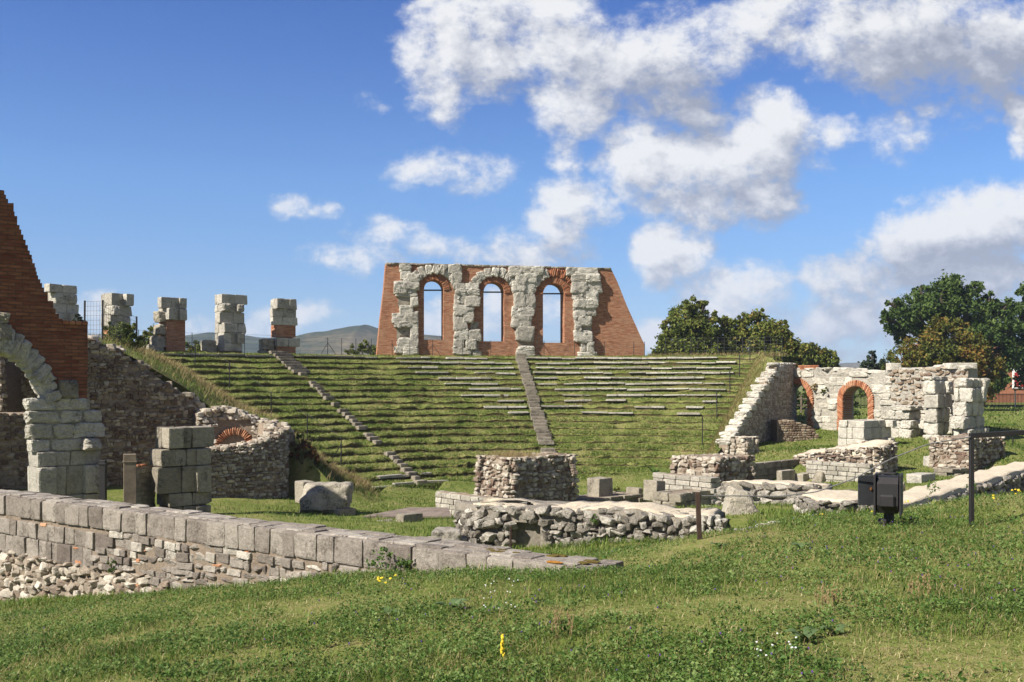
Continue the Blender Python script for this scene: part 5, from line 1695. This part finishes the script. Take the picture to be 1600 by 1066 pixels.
# ------------------------------------------------------------------ grass
def blades(mb, base, h, w, tint, lean=.5, wind=(.0, .0), bend=.5):
    """tapered bent blades; base (n,3)"""
    n = len(base)
    t = rng.uniform(0, 2 * math.pi, n); ln = rng.uniform(.05, 1, n) * lean
    d = np.column_stack([np.cos(t) * ln + wind[0], np.sin(t) * ln + wind[1], np.ones(n)])
    d /= np.linalg.norm(d, axis=1)[:, None]
    s = np.column_stack([-np.sin(t + rng.uniform(-.8, .8, n)), np.cos(t), np.zeros(n)]); s /= np.linalg.norm(s, axis=1)[:, None]
    h = h[:, None]; w = w[:, None]
    out = np.column_stack([np.cos(t), np.sin(t), np.zeros(n)]) * h * bend * rng.uniform(.2, 1., (n, 1))
    mid = base + d * h * .55; tip = base + d * h + out - np.array([0, 0, 1]) * h * bend * .35 * rng.uniform(0, 1, (n, 1))
    v = np.stack([base - s * w, base + s * w, mid + s * w * .8, mid - s * w * .8, tip], 1).reshape(-1, 3)
    I = np.arange(n) * 5
    mb.add(v, [np.column_stack([I, I + 1, I + 2, I + 3]), np.column_stack([I + 3, I + 2, I + 4])], np.repeat(tint, 5))


def seg_dist(x, y, a, b):
    a = np.asarray(a); b = np.asarray(b); d = b - a; L2 = d @ d
    t = np.clip(((x - a[0]) * d[0] + (y - a[1]) * d[1]) / L2, 0, 1)
    return np.hypot(x - a[0] - t * d[0], y - a[1] - t * d[1])


_thick = FW.p[0] + np.array([fd_[1], -fd_[0]]) * -.28, FW.p[1] + np.array([fd_[1], -fd_[0]]) * -.28


def keep_off(x, y):
    k = seg_dist(x, y, *_thick) > .33
    k &= ~((seg_dist(x, y, (-.75, 21.2), (4.2, 19.9)) < .72))
    k &= ~((seg_dist(x, y, (7.2, 22.0), (7.4, 24.4)) < .75))
    k &= ~((seg_dist(x, y, (7.6, 21.9), (15.2, 31.6)) < .52))
    return k


def scatter(n, y0, y1, pw, xm=.56):
    """points over the meadow, thinning out with distance"""
    u = rng.random(n); e = 1 - pw
    y = (y0 ** e + u * (y1 ** e - y0 ** e)) ** (1 / e)
    x = rng.uniform(-xm, xm, n) * y
    k = keep_off(x, y); x, y = x[k], y[k]
    return x, y, ground(x, y)


def patch(x, y):
    return fbm(x * .55 + 3, y * .55, 3), fbm(x * 1.7 + 40, y * 1.7, 3)


mb = MB()
x, y, z = scatter(210000, 4.6, 19, .75)
p1, p2 = patch(x, y)
k = rng.random(len(x)) < np.clip(.95 + p1 * .8 + p2 * .8, .5, 1)
x, y, z, p1, p2 = x[k], y[k], z[k], p1[k], p2[k]
n = len(x)
h = rng.uniform(.02, .07, n) * (1 + p2 * .7 + p1 * .6) * (1 + .02 * (y - 5)); w = rng.uniform(.0016, .0036, n) * (1 + .05 * (y - 5))
t = np.clip(rng.normal(.46, .24, n) - p1 * .5 - p2 * .3 + (rng.random(n) < .08) * .45, 0, 1)
blades(mb, np.column_stack([x, y, z - .008]), h, w, t, 1.25, bend=.7)
x, y, z = scatter(95000, 15, 62, .8)
p1, p2 = patch(x, y); n = len(x)
k = (y < 62) & ~((np.hypot(x - CX, y - CY) > R0 - .2) & (np.arctan2(y - CY, x - CX) > TH0) & (y > CY)); x, y, z, p1, p2 = x[k], y[k], z[k], p1[k], p2[k]; n = len(x)
blades(mb, np.column_stack([x, y, z - .01]), rng.uniform(.07, .16, n) * (1 + p1), rng.uniform(.004, .011, n), np.clip(rng.normal(.45, .2, n) - p1 * .3, 0, 1), .8)
# the orchestra floor and the meadow beyond the ruins
for cnt, (xa, xb_), (ya, yb_), hh, ww in ((26000, (-9, 13), (38, 55), (.06, .15), (.008, .018)), (26000, (9, 30), (44, 62), (.07, .17), (.01, .022)), (16000, (18, 75), (60, 112), (.12, .26), (.02, .05))):
    x = rng.uniform(xa, xb_, cnt); y = rng.uniform(ya, yb_, cnt)
    k = ~((np.hypot(x - CX, y - CY) > R0 + .1) & (np.arctan2(y - CY, x - CX) > TH0) & (y > CY)); x, y = x[k], y[k]; n = len(x)
    p1, p2 = patch(x * .6, y * .6)
    blades(mb, np.column_stack([x, y, ground(x, y) - .01]), rng.uniform(*hh, n), rng.uniform(*ww, n), np.clip(rng.normal(.42, .2, n) - p1 * .5, 0, 1), .9)
# longer tufts along the foot of walls
for path, nn, off, hh in ((FW, 3200, .10, .16), (MW, 2200, .15, .2), (B1, 2500, .12, .28), (A1, 700, .1, .14)):
    a = rng.uniform(0, path.L, nn)
    q = np.array([path.pos(float(s), 0, off + abs(rng.normal()) * .12) for s in a])
    z = ground(q[:, 0], q[:, 1])
    blades(mb, np.column_stack([q[:, :2], z - .01]), rng.uniform(.3, 1, nn) * hh, rng.uniform(.002, .005, nn), np.clip(rng.normal(.45, .2, nn), 0, 1), .6)
tag(mb.build('meadow_grass', GRASSB), kind='stuff')

mb = MB()
x, y, z = scatter(66000, 4.6, 18, .75)
p1, p2 = patch(x * 1.6 + 7, y * 1.6)
k = (p1 + p2 * 1.2 + rng.normal(0, .12, len(x))) > -.10
x, y, z = x[k], y[k], z[k]; n = len(x)
for j in range(3):
    th = rng.uniform(0, 6.28, n) + j * 2.1
    hgt = rng.uniform(.01, .075, n)
    q = np.column_stack([x + np.cos(th) * .011, y + np.sin(th) * .011, z + hgt])
    leaves(mb, q, .021 + .012 * (rng.random(n) < .15), np.clip(rng.uniform(0, 1, n) * .8 + p2[k] * .5 + .1, 0, 1), 1.3)
tag(mb.build('clover', CLOVER), kind='stuff')

mb = MB()
x, y, z = scatter(26000, 4.8, 22, .7)
p1, p2 = patch(x + 20, y + 4); k = (p1 + p2 * .9) > .16; x, y, z = x[k], y[k], z[k]; n = len(x)
blades(mb, np.column_stack([x, y, z]), rng.uniform(.03, .10, n), rng.uniform(.0015, .0032, n), rng.uniform(.3, 1, n), 1.7)
x, y, z = scatter(2600, 4.8, 16, .5); n = len(x)
blades(mb, np.column_stack([x, y, z]), rng.uniform(.08, .2, n), rng.uniform(.0009, .0018, n), rng.uniform(.2, 1, n), .5)
x, y, z = scatter(17000, 4.6, 20, .75); n = len(x)   # flattened dead thatch between the green
blades(mb, np.column_stack([x, y, z + .01]), rng.uniform(.02, .07, n), rng.uniform(.0012, .0026, n), rng.uniform(.2, 1, n), 3.)
tag(mb.build('dry_grass', DRYG), kind='stuff')

# turf on the terraces: short blades on the treads, longer fringes hanging over each edge
mb = MB()
n = 120000
i = rng.integers(0, NROW, n); th = rng.uniform(TH0, TH1, n); f = rng.uniform(.15, .9, n)
r = R0 + (i + f) * DR
rdv = np.zeros(n)
for kk in range(NROW):
    s = i == kk; rdv[s] = row_drop(th[s], kk)
z = ZB + (i + np.interp(f, np.sort(fr), hz) * rdv + f * (1 - rdv)) * DZ
wob = np.zeros(n)
for kk in range(NROW):
    s = i == kk; wob[s] = row_wobble(th[s], kk)
p1 = fbm(th * 25, r * .5, 3)
sel = rng.random(n) < np.clip(.8 + p1 * 1.3, .2, 1); 
base = np.column_stack([CX + (r + wob * .6) * np.cos(th), CY + (r + wob * .6) * np.sin(th), z])[sel]
m_ = len(base)
blades(mb, base, rng.uniform(.05, .15, m_), rng.uniform(.008, .02, m_), np.clip(rng.normal(.56, .18, m_) - p1[sel] * .5, 0, 1), .9)
n = 60000
i = rng.integers(0, NROW, n); th = rng.uniform(TH0, TH1, n); f = rng.uniform(.03, .22, n)
rdv = np.zeros(n)
for kk in range(NROW):
    s = i == kk; rdv[s] = row_drop(th[s], kk)
z = ZB + (i + np.interp(f, np.sort(fr), hz) * rdv + f * (1 - rdv)) * DZ
for kk in range(NROW):
    s = i == kk; wob_ = row_wobble(th[s], kk); f[s] += wob_ / DR
r = R0 + (i + f) * DR
p1 = fbm(th * 30, i * 3.1, 3)
upright = (th < STH - .01) & (i >= 9)
hk = np.where(upright, .55, 1.) * np.where((th < math.radians(110)) & (i >= 10), .6, 1.)
sel = rng.random(n) < np.clip((.7 + p1 * 1.6) * hk, .12, 1)
th, r, z, p1, hk = th[sel], r[sel], z[sel], p1[sel], hk[sel]; m_ = len(th)
base = np.column_stack([CX + r * np.cos(th), CY + r * np.sin(th), z])
blades(mb, base, rng.uniform(.05, .17, m_) * hk, rng.uniform(.008, .018, m_), np.clip(rng.normal(.45, .22, m_) + (rng.random(m_) < .15) * .4, 0, 1), .8, bend=.9)
tag(mb.build('terrace_grass', GRASSB), kind='stuff')

# grass and dry stalks on the two banks and round the ruins
mb = MB(); mb2 = MB()
for G, nd, ng, hl in ((LBANK, 15000, 14000, .42), (RBANK, 4500, 4500, .32)):
    nt_, ns_ = G.shape[:2]
    for m2, cnt, wd in ((mb2, nd, 1), (mb, ng, 0)):
        a = rng.random(cnt) * (nt_ - 1.01); b = rng.random(cnt) ** (.9) * (ns_ - 1.01)
        if wd: a = np.clip(np.abs(rng.normal(0, .38, cnt)), 0, .98) * (nt_ - 1.01)
        ia, ib = a.astype(int), b.astype(int); fa, fb = (a - ia)[:, None], (b - ib)[:, None]
        q = (G[ia, ib] * (1 - fa) + G[ia + 1, ib] * fa) * (1 - fb) + (G[ia, ib + 1] * (1 - fa) + G[ia + 1, ib + 1] * fa) * fb
        blades(m2, q, rng.uniform(.3, 1.2, cnt) * (hl * 1.15 if wd else .22), rng.uniform(.006, .014, cnt), rng.uniform(0, 1, cnt) if wd else np.clip(rng.normal(.4, .2, cnt), 0, 1), .7, wind=(.25, -.1) if wd else (0, 0), bend=.5)
n = 2600; t = rng.uniform(math.radians(62), math.radians(150), n); r = rng.uniform(34.2, 37.5, n)
blades(mb, np.column_stack([CX + r * np.cos(t), CY + r * np.sin(t), np.full(n, 1.95)]), rng.uniform(.08, .22, n), rng.uniform(.01, .02, n), np.clip(rng.normal(.5, .2, n), 0, 1), .8)
n = 1800; t = rng.uniform(math.radians(64), math.radians(80), n); r = rng.uniform(34.5, 36.8, n)
blades(mb2, np.column_stack([CX + r * np.cos(t), CY + r * np.sin(t), np.full(n, 1.95)]), rng.uniform(.15, .45, n), rng.uniform(.008, .016, n), rng.uniform(0, .9, n), .6)
tag(mb.build('bank_grass', GRASSB), kind='stuff')
# wisps on top of the tall foundation
c0 = np.array(block_plan(Q(797, 38.5), 2.4, 3.2)).mean(0); n = 900
q = np.column_stack([c0[0] + rng.normal(-.3, .5, n), c0[1] + rng.normal(0, .5, n), np.full(n, (600 - 714) / F * 39.5 - .05)])
blades(mb2, q, rng.uniform(.08, .34, n), rng.uniform(.004, .008, n), rng.uniform(.2, 1, n), .6)
tag(mb2.build('dry_bank_grass', DRYG), kind='stuff')

# ------------------------------------------------------------------ single plants in the meadow
FLW = {n: flat_mat(n, c, .7, .2, .1) for n, c in (('purple_petals', (.13, .05, .26)), ('yellow_petals', (.75, .56, .04)), ('white_petals', (.7, .7, .68)))}
mb = MB()
x, y, z = scatter(260, 5, 13, .6); p1, _ = patch(x + 50, y); k = p1 > .06; x, y, z = x[k], y[k], z[k]
for a, b, c in zip(x, y, z):
    stone(mb, RUB3, np.array([a, b, c + U(.05, .12)]), (.0042, .0042, .006), None, .5)
tag(mb.build('purple_flowers', FLW['purple_petals']), kind='stuff')
mb = MB()
for (px, py, Yd) in ((590, 895, 10.3), (600, 897, 10.2), (610, 895, 10.3), (1230, 822, 16), (1262, 822, 15.8), (1290, 818, 15), (1365, 808, 14.5), (1420, 798, 15), (1555, 800, 13.5), (1585, 775, 14), (1592, 772, 14), (1380, 815, 13)):
    q = P(px, py, Yd); q[2] = float(ground(q[0], q[1])) + .1
    for k in range(3): stone(mb, RUB3, q + rng.normal(size=3) * [.05, .05, .015], (.012, .012, .008), None, .5)
tag(mb.build('yellow_flowers', FLW['yellow_petals']), kind='stuff')
mb = MB()
for k in range(34):
    q = P(U(755, 810) if k < 20 else U(1180, 1250), 0, U(7.9, 9.6) if k < 20 else U(5.7, 6.2)); q[2] = float(ground(q[0], q[1])) + U(.05, .10)
    stone(mb, RUB3, q, (.0055, .0055, .004), None, .5)
tag(mb.build('white_flowers', FLW['white_petals']), kind='stuff')

o = thing('toadflax', 'upright spike of yellow flowers in the foreground grass', 'flower', Q(785, 6.1)); b_ = WL[o.name]
mb = MB(); tube(mb, [b_ - [0, 0, .02], b_ + [.004, 0, .1], b_ + [0, 0, .19]], [.0025, .002, .0015], 5); mb.build('stem', CLOVER, o)
mb = MB()
for k in range(22):
    t = U(0, 6.28); hh = .07 + .12 * k / 22; rr = .010 - .006 * k / 22; stone(mb, RUB3, b_ + [math.cos(t) * rr, math.sin(t) * rr, hh], (.006, .006, .008), None, U(0, 1))
mb.build('petals', FLW['yellow_petals'], o)
for (px, Yd, lab, nl, sz) in ((1258, 6.3, 'big grey-green broad-leaved plant, left of a pair in right foreground', 6, .14), (1305, 6.4, 'big grey-green broad-leaved plant, right of a pair in right foreground', 5, .12), (1250, 10.5, 'small broad-leaved plant farther back in the right meadow', 6, .13), (705, 8.5, 'strap-leaved clump in the middle foreground grass', 9, .16),
                            (1125, 11.3, 'broad-leaved weed below the leaning iron post', 7, .15), (605, 8.4, 'spiky grey rosette weed in the left foreground grass', 8, .12)):
    o = thing('broadleaf_plant', lab, 'plant', Q(px, Yd)); q = WL[o.name]; mb = MB()
    for k in range(nl):
        t = U(0, 6.28); L_ = sz * U(.7, 1.2); wd = L_ * U(.2, .32); d = np.array([math.cos(t), math.sin(t), 0]); s = np.array([-math.sin(t), math.cos(t), 0])
        rows_ = []
        for j in range(7):
            f = j / 6; c = q + d * L_ * f * .9 + Z3 * L_ * (1.1 * f - .75 * f * f) ; ww = wd * math.sin(math.pi * (f * .92 + .06)) * (1 + .1 * math.sin(9 * f + k))
            rows_ += [c - s * ww + Z3 * ww * .35, c, c + s * ww + Z3 * ww * .35]
        I = [(j * 3 + e, j * 3 + e + 1, j * 3 + e + 4, j * 3 + e + 3) for j in range(6) for e in (0, 1)]
        mb.add(rows_, [np.array(I)], U(.4, 1))
    mb.build('leaf_rosette', leaf_mat('broad_leaves', [(0, (.07, .12, .04)), (1, (.15, .21, .09))]) if 'BRL' not in globals() else BRL, o, smooth=True)
for (px, Yd, lab) in ((1300, 7.2, 'dry tan seed stalks left of the pair of dry clumps in the right foreground'), (878, 6.9, 'dry straw-coloured seed stalks in the centre foreground'), (1435, 7.4, 'dry tan seed stalks at the far right of the foreground')):
    o = thing('dry_stalks', lab, 'plant', Q(px, Yd)); q = WL[o.name]; mb = MB()
    for k in range(16):
        p0 = q + [U(-.09, .09), U(-.06, .06), -.01]; p1_ = p0 + [U(-.03, .03), U(-.03, .03), U(.10, .22)]
        tube(mb, [p0, (p0 + p1_) / 2 + [.004, 0, 0], p1_], [.0013, .0012, .001], 4, U(.4, 1))
        for j in range(7):
            f = U(.45, 1); stone(mb, RUB3, p0 + (p1_ - p0) * f + rng.normal(size=3) * .004, (.004, .004, .007), None, U(.5, 1))
    mb.build('stalks', DRYG, o)
# ------------------------------------------------------------------ hills
def hill(pts, Y, depth, c0, seed=0.):
    """rolling ridge: crest heights as seen, sloping away to both sides"""
    px = np.array([q[0] for q in pts], float); py = np.array([q[1] for q in pts], float)
    n = 260; xs = np.linspace(px[0], px[-1], n); ys = np.interp(xs, px, py)
    X0 = (xs - 800) / F * Y; H = (600 - ys) / F * Y + 2.5
    H = H + fbm(X0 / 70 + seed, X0 * 0 + seed, 5) * depth * .014
    m = 40; v = []
    for j in range(m):
        f = j / (m - 1) * 2 - 1
        prof = (math.cos(f * math.pi) + 1) / 2
        yy = Y + f * depth
        nn = fbm(X0 / 160 + seed, np.full(n, yy / 160.), 5)
        z = -3 + H * prof + nn * depth * .05 * prof * (1 - prof) * 4
        v.append(np.column_stack([X0, np.full(n, yy) + nn * 20, z]))
    v = np.concatenate(v)
    I = (np.arange(m - 1)[:, None] * n + np.arange(n - 1)[None, :]).ravel()
    mb = MB(); mb.add(v, [np.column_stack([I, I + 1, I + n + 1, I + n])])
    tag(mb.build('hills', c0, smooth=True), kind='structure')


def hill_mat(name, stops, sc):
    m = Mat(name, 1., .0)
    t = m.noise(sc, 7, .62) * .7 + m.noise(sc * 6, 4, .65) * .5 - .1
    m.color(t.ramp(stops)); m.bump(m.noise(sc * 9, 6, .7), 6, 1.)
    return m.m


FOR = hill_mat('forested_hillside', [(.3, (.012, .022, .010)), (.5, (.028, .042, .016)), (.62, (.055, .065, .028)), (.75, (.13, .115, .06))], .008)
FOB = hill_mat('brown_hillside', [(.3, (.018, .028, .012)), (.46, (.045, .052, .024)), (.56, (.10, .085, .045)), (.7, (.17, .14, .08))], .009)
hill([(150, 560), (200, 545), (250, 534), (300, 524), (335, 519), (365, 523), (400, 526), (440, 527), (480, 532), (520, 538), (560, 548), (620, 560), (680, 575)], 1500, 420, FOR, 3.)
hill([(380, 575), (430, 548), (465, 528), (490, 522), (520, 518), (550, 511), (576, 507), (600, 513), (640, 518), (670, 522), (690, 525), (710, 534), (730, 541), (760, 548), (800, 558), (850, 570), (900, 585)], 1250, 360, FOB, 11.)
hill([(1080, 588), (1150, 580), (1220, 574), (1290, 572), (1310, 569), (1335, 567), (1365, 570), (1420, 576), (1500, 580), (1600, 578), (1750, 585)], 2200, 500, FOB, 23.)
hill([(-600, 560), (-300, 540), (-100, 545), (100, 552), (200, 565)], 1900, 420, FOR, 31.)

# ------------------------------------------------------------------ the air
me = bpy.data.meshes.new('haze')
x0, x1, y0, y1, z0, z1 = -2900, 2900, -600, 3500, -8, 190
vv = [(x, y, z) for x in (x0, x1) for y in (y0, y1) for z in (z0, z1)]
me.from_pydata(vv, [], [(0, 1, 3, 2), (4, 6, 7, 5), (0, 4, 5, 1), (2, 3, 7, 6), (0, 2, 6, 4), (1, 5, 7, 3)])
hm = bpy.data.materials.new('haze_air'); hm.use_nodes = True
nt = hm.node_tree; nt.nodes.remove(nt.nodes['Principled BSDF'])
pv = nt.nodes.new('ShaderNodeVolumePrincipled'); pv.inputs['Color'].default_value = (.62, .74, .95, 1); pv.inputs['Density'].default_value = HAZE if 'HAZE' in globals() else .00022
pv.inputs['Anisotropy'].default_value = .0
nt.links.new(pv.outputs[0], nt.nodes['Material Output'].inputs['Volume'])
me.materials.append(hm)
hz_ = bpy.data.objects.new('haze', me); COL.objects.link(hz_); hz_['kind'] = 'stuff'

# ------------------------------------------------------------------ sun and sky
sdir = Vector((-.85, -.527, 0)).normalized()
EL = math.radians(42)
to_sun = Vector((sdir.x * math.cos(EL), sdir.y * math.cos(EL), math.sin(EL)))
ld = bpy.data.lights.new('sun', 'SUN'); ld.energy = 5.0; ld.angle = math.radians(.53); ld.color = (1., .94, .85)
lo = bpy.data.objects.new('sun', ld); COL.objects.link(lo)
lo.rotation_euler = (-to_sun).to_track_quat('-Z', 'Y').to_euler()
lo.location = (-40, -30, 60)

W = bpy.data.worlds.new('World'); SC.world = W; W.use_nodes = True
nt = W.node_tree; bg = nt.nodes['Background']
sky = nt.nodes.new('ShaderNodeTexSky'); sky.sky_type = 'NISHITA'; sky.sun_disc = False
sky.sun_elevation = EL; sky.sun_rotation = math.atan2(sdir.x, sdir.y)
sky.altitude = 500; sky.air_density = 1.; sky.dust_density = .35; sky.ozone_density = 2.2
STR = .062
skyc = V(nt, sky.outputs[0])
tc = nt.nodes.new('ShaderNodeTexCoord'); sp = nt.nodes.new('ShaderNodeSeparateXYZ'); nt.links.new(tc.outputs['Generated'], sp.inputs[0])
dx, dy, dz = (V(nt, sp.outputs[k]) for k in range(3))
# cloud positions as bearing and height angles (tangents) about due north
CL = [(700, 70, 75, 75, 1), (760, 60, 80, 90, 1), (690, 150, 45, 50, .9), (860, 50, 110, 80, 1), (960, 90, 130, 80, 1), (1040, 110, 100, 90, 1), (900, 160, 70, 55, .8), (1090, 170, 60, 50, .9),
      (1110, 250, 160, 70, 1), (1195, 205, 70, 65, 1), (1120, 300, 120, 50, 1), (1010, 250, 80, 65, .9), (890, 248, 30, 38, .8), (1190, 310, 70, 40, .9), (1300, 215, 40, 25, .4),
      (1225, 30, 80, 55, .8), (1150, 70, 45, 50, .5), (1330, 40, 130, 75, 1), (1450, 60, 150, 85, 1), (1570, 70, 130, 90, 1), (1390, 90, 80, 50, 1), (1592, 200, 26, 50, .9), (1415, 222, 45, 30, .38), (1540, 150, 90, 40, .35),
      (903, 320, 60, 40, 1), (870, 375, 55, 45, .8), (705, 276, 65, 26, .34), (470, 334, 38, 18, .5), (556, 170, 28, 16, .2), (770, 388, 80, 30, .6), (665, 380, 45, 24, .4), (590, 362, 40, 18, .3), (560, 408, 60, 18, .35), (820, 400, 60, 30, .7),
      (1045, 402, 50, 52, .85), (1160, 460, 100, 40, .95), (1285, 440, 50, 34, .8), (1360, 430, 60, 40, .9), (1410, 385, 70, 55, 1), (1480, 365, 100, 62, 1), (1565, 345, 80, 60, 1), (1500, 425, 170, 36, 1), (1330, 505, 110, 50, .8), (1220, 498, 55, 22, .7), (1430, 500, 110, 50, .85), (1570, 460, 80, 40, .7),
      (1015, 520, 40, 26, .8), (1300, 545, 90, 30, .6), (410, 508, 50, 24, .75), (490, 490, 50, 18, .55), (310, 508, 34, 18, .6), (150, 492, 50, 26, .55), (700, 500, 60, 30, .6), (780, 480, 40, 30, .7), (870, 480, 40, 30, .6), (790, 510, 40, 25, .6),
      (-250, 420, 180, 70, .8), (-500, 250, 220, 90, .8), (1850, 300, 160, 100, .9), (2000, 80, 220, 120, 1), (1500, -160, 300, 90, .9), (900, -150, 200, 80, .7)]


def ng():
    g = bpy.data.node_groups.new('cloud_density', 'ShaderNodeTree')
    g.interface.new_socket('UV', in_out='INPUT', socket_type='NodeSocketVector')
    g.interface.new_socket('Density', in_out='OUTPUT', socket_type='NodeSocketFloat')
    gi = g.nodes.new('NodeGroupInput'); go = g.nodes.new('NodeGroupOutput')

    def noise(scale, det, rough, vec, off, dist=0.):
        mp = g.nodes.new('ShaderNodeMapping'); mp.inputs['Location'].default_value = off; mp.inputs['Scale'].default_value = (1, 1.25, 1)
        g.links.new(vec, mp.inputs[0])
        n = g.nodes.new('ShaderNodeTexNoise'); n.inputs['Scale'].default_value = scale; n.inputs['Detail'].default_value = det; n.inputs['Roughness'].default_value = rough; n.inputs['Distortion'].default_value = dist
        g.links.new(mp.outputs[0], n.inputs['Vector'])
        return n
    uv = gi.outputs[0]
    # warp the outlines
    wn = noise(9, 4, .6, uv, (3, 7, 1)); wm = g.nodes.new('ShaderNodeVectorMath'); wm.operation = 'MULTIPLY_ADD'
    g.links.new(wn.outputs['Color'], wm.inputs[0]); wm.inputs[1].default_value = (.06, .045, 0); wm.inputs[2].default_value = (-.03, -.0225, 0)
    wa = g.nodes.new('ShaderNodeVectorMath'); wa.operation = 'ADD'; g.links.new(uv, wa.inputs[0]); g.links.new(wm.outputs[0], wa.inputs[1])
    acc = None
    for (px, py, rx, ry, s) in CL:
        cx, cy = (px - 800) / F, (600 - py) / F; ax_, ay_ = F / rx / 1.12, F / ry / 1.12
        m = g.nodes.new('ShaderNodeVectorMath'); m.operation = 'MULTIPLY_ADD'
        g.links.new(wa.outputs[0], m.inputs[0]); m.inputs[1].default_value = (ax_, ay_, 0); m.inputs[2].default_value = (-cx * ax_, -cy * ay_, 0)
        d = g.nodes.new('ShaderNodeVectorMath'); d.operation = 'DOT_PRODUCT'; g.links.new(m.outputs[0], d.inputs[0]); g.links.new(m.outputs[0], d.inputs[1])
        e = V(g, d.outputs['Value'])._m('MULTIPLY_ADD', -s * 1.0, s * 1.12)      # s(1-q)
        acc = e if acc is None else acc._m('SMOOTH_MAX', e, .12)
    body = V(g, noise(10, 9, .65, uv, (1, 2, 5), .2).outputs['Fac']); fine = V(g, noise(44, 5, .62, uv, (9, 4, 2)).outputs['Fac'])
    den = acc.max(-1.2) + (body - .5) * 3.6 + (fine - .5) * 1.6
    g.links.new(den.s, go.inputs[0])
    return g


G_ = ng()
yy = dy.max(.05)
u, v_ = dx / yy, dz / yy


def dens(ou, ov):
    cb = nt.nodes.new('ShaderNodeCombineXYZ'); nt.links.new((u + ou).s, cb.inputs[0]); nt.links.new((v_ + ov).s, cb.inputs[1])
    n = nt.nodes.new('ShaderNodeGroup'); n.node_tree = G_; nt.links.new(cb.outputs[0], n.inputs[0])
    return V(nt, n.outputs[0])


d0 = dens(0, 0); d1 = dens(-.014, .026)
alpha = d0.smooth(-.22, .98) * dy.smooth(.05, .2) * dz.smooth(-.01, .03)
rel = d0.smooth(-.3, 1.9) - d1.smooth(-.3, 1.9)
gr = None
for (px, py, rx, ry, s) in ((1085, 165, 85, 55, .55), (980, 130, 90, 50, .3), (1520, 110, 190, 70, .6), (1500, 20, 150, 60, .25), (1540, 150, 110, 50, .4), (1480, 420, 200, 45, .55), (1170, 325, 140, 30, .3), (1360, 445, 160, 25, .35), (780, 120, 60, 60, .15), (1230, 300, 50, 40, .3), (820, 410, 150, 30, .3), (1350, 520, 160, 50, .35)):
    e = (((u - (px - 800) / F) * (F / rx)).pow(2) + ((v_ - (600 - py) / F) * (F / ry)).pow(2)).smooth(.15, 2.2, s, 0.)
    gr = e if gr is None else gr.max(e)
shade = (rel * 1.0 + .68 - d0.smooth(.5, 2.2) * .08 - gr).clamp()
# thin high haze brightens the lower sky
cc = shade.ramp([(.0, (3.0, 3.25, 3.95)), (.35, (4.5, 4.7, 5.3)), (.65, (6.3, 6.4, 6.7)), (1., (8.0, 8.0, 8.0))])
skyt = mixc(nt, 1., skyc, dz.ramp([(0, (.60, .78, 1.1)), (.10, (.55, .80, 1.14)), (.19, (.55, .87, 1.26)), (.355, (.29, .60, 1.17)), (.8, (.16, .36, .76))]), 'MULTIPLY')
# unseen broken cloud added behind the viewer to neutralise blue light in shadows
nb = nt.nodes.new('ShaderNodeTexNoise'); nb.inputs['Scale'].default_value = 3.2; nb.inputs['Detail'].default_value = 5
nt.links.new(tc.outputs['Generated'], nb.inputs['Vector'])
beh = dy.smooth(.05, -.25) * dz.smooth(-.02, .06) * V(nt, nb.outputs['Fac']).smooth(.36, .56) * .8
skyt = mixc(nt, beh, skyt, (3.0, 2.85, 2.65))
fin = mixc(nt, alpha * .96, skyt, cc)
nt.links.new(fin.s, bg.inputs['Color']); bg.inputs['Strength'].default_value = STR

# ------------------------------------------------------------------ camera
cd = bpy.data.cameras.new('camera'); cam = bpy.data.objects.new('camera', cd); COL.objects.link(cam)
cd.sensor_width = 36; cd.sensor_fit = 'HORIZONTAL'; cd.lens = 36 * F / 1600; cd.shift_y = 67 / 1600
cd.clip_start = .1; cd.clip_end = 12000
cam.location = (0, 0, 0); cam.rotation_euler = (math.pi / 2, 0, 0)
SC.camera = cam
SC.view_settings.view_transform = 'Standard'; SC.view_settings.look = 'None'; SC.view_settings.gamma = 1; SC.view_settings.use_curve_mapping = False
SC.view_settings.exposure = .92
SC.cycles.max_bounces = 5; SC.cycles.diffuse_bounces = 2; SC.cycles.glossy_bounces = 2; SC.cycles.transmission_bounces = 2; SC.cycles.volume_bounces = 0
SC.cycles.transparent_max_bounces = 4
W.cycles.sampling_method = 'MANUAL'; W.cycles.sample_map_resolution = 192
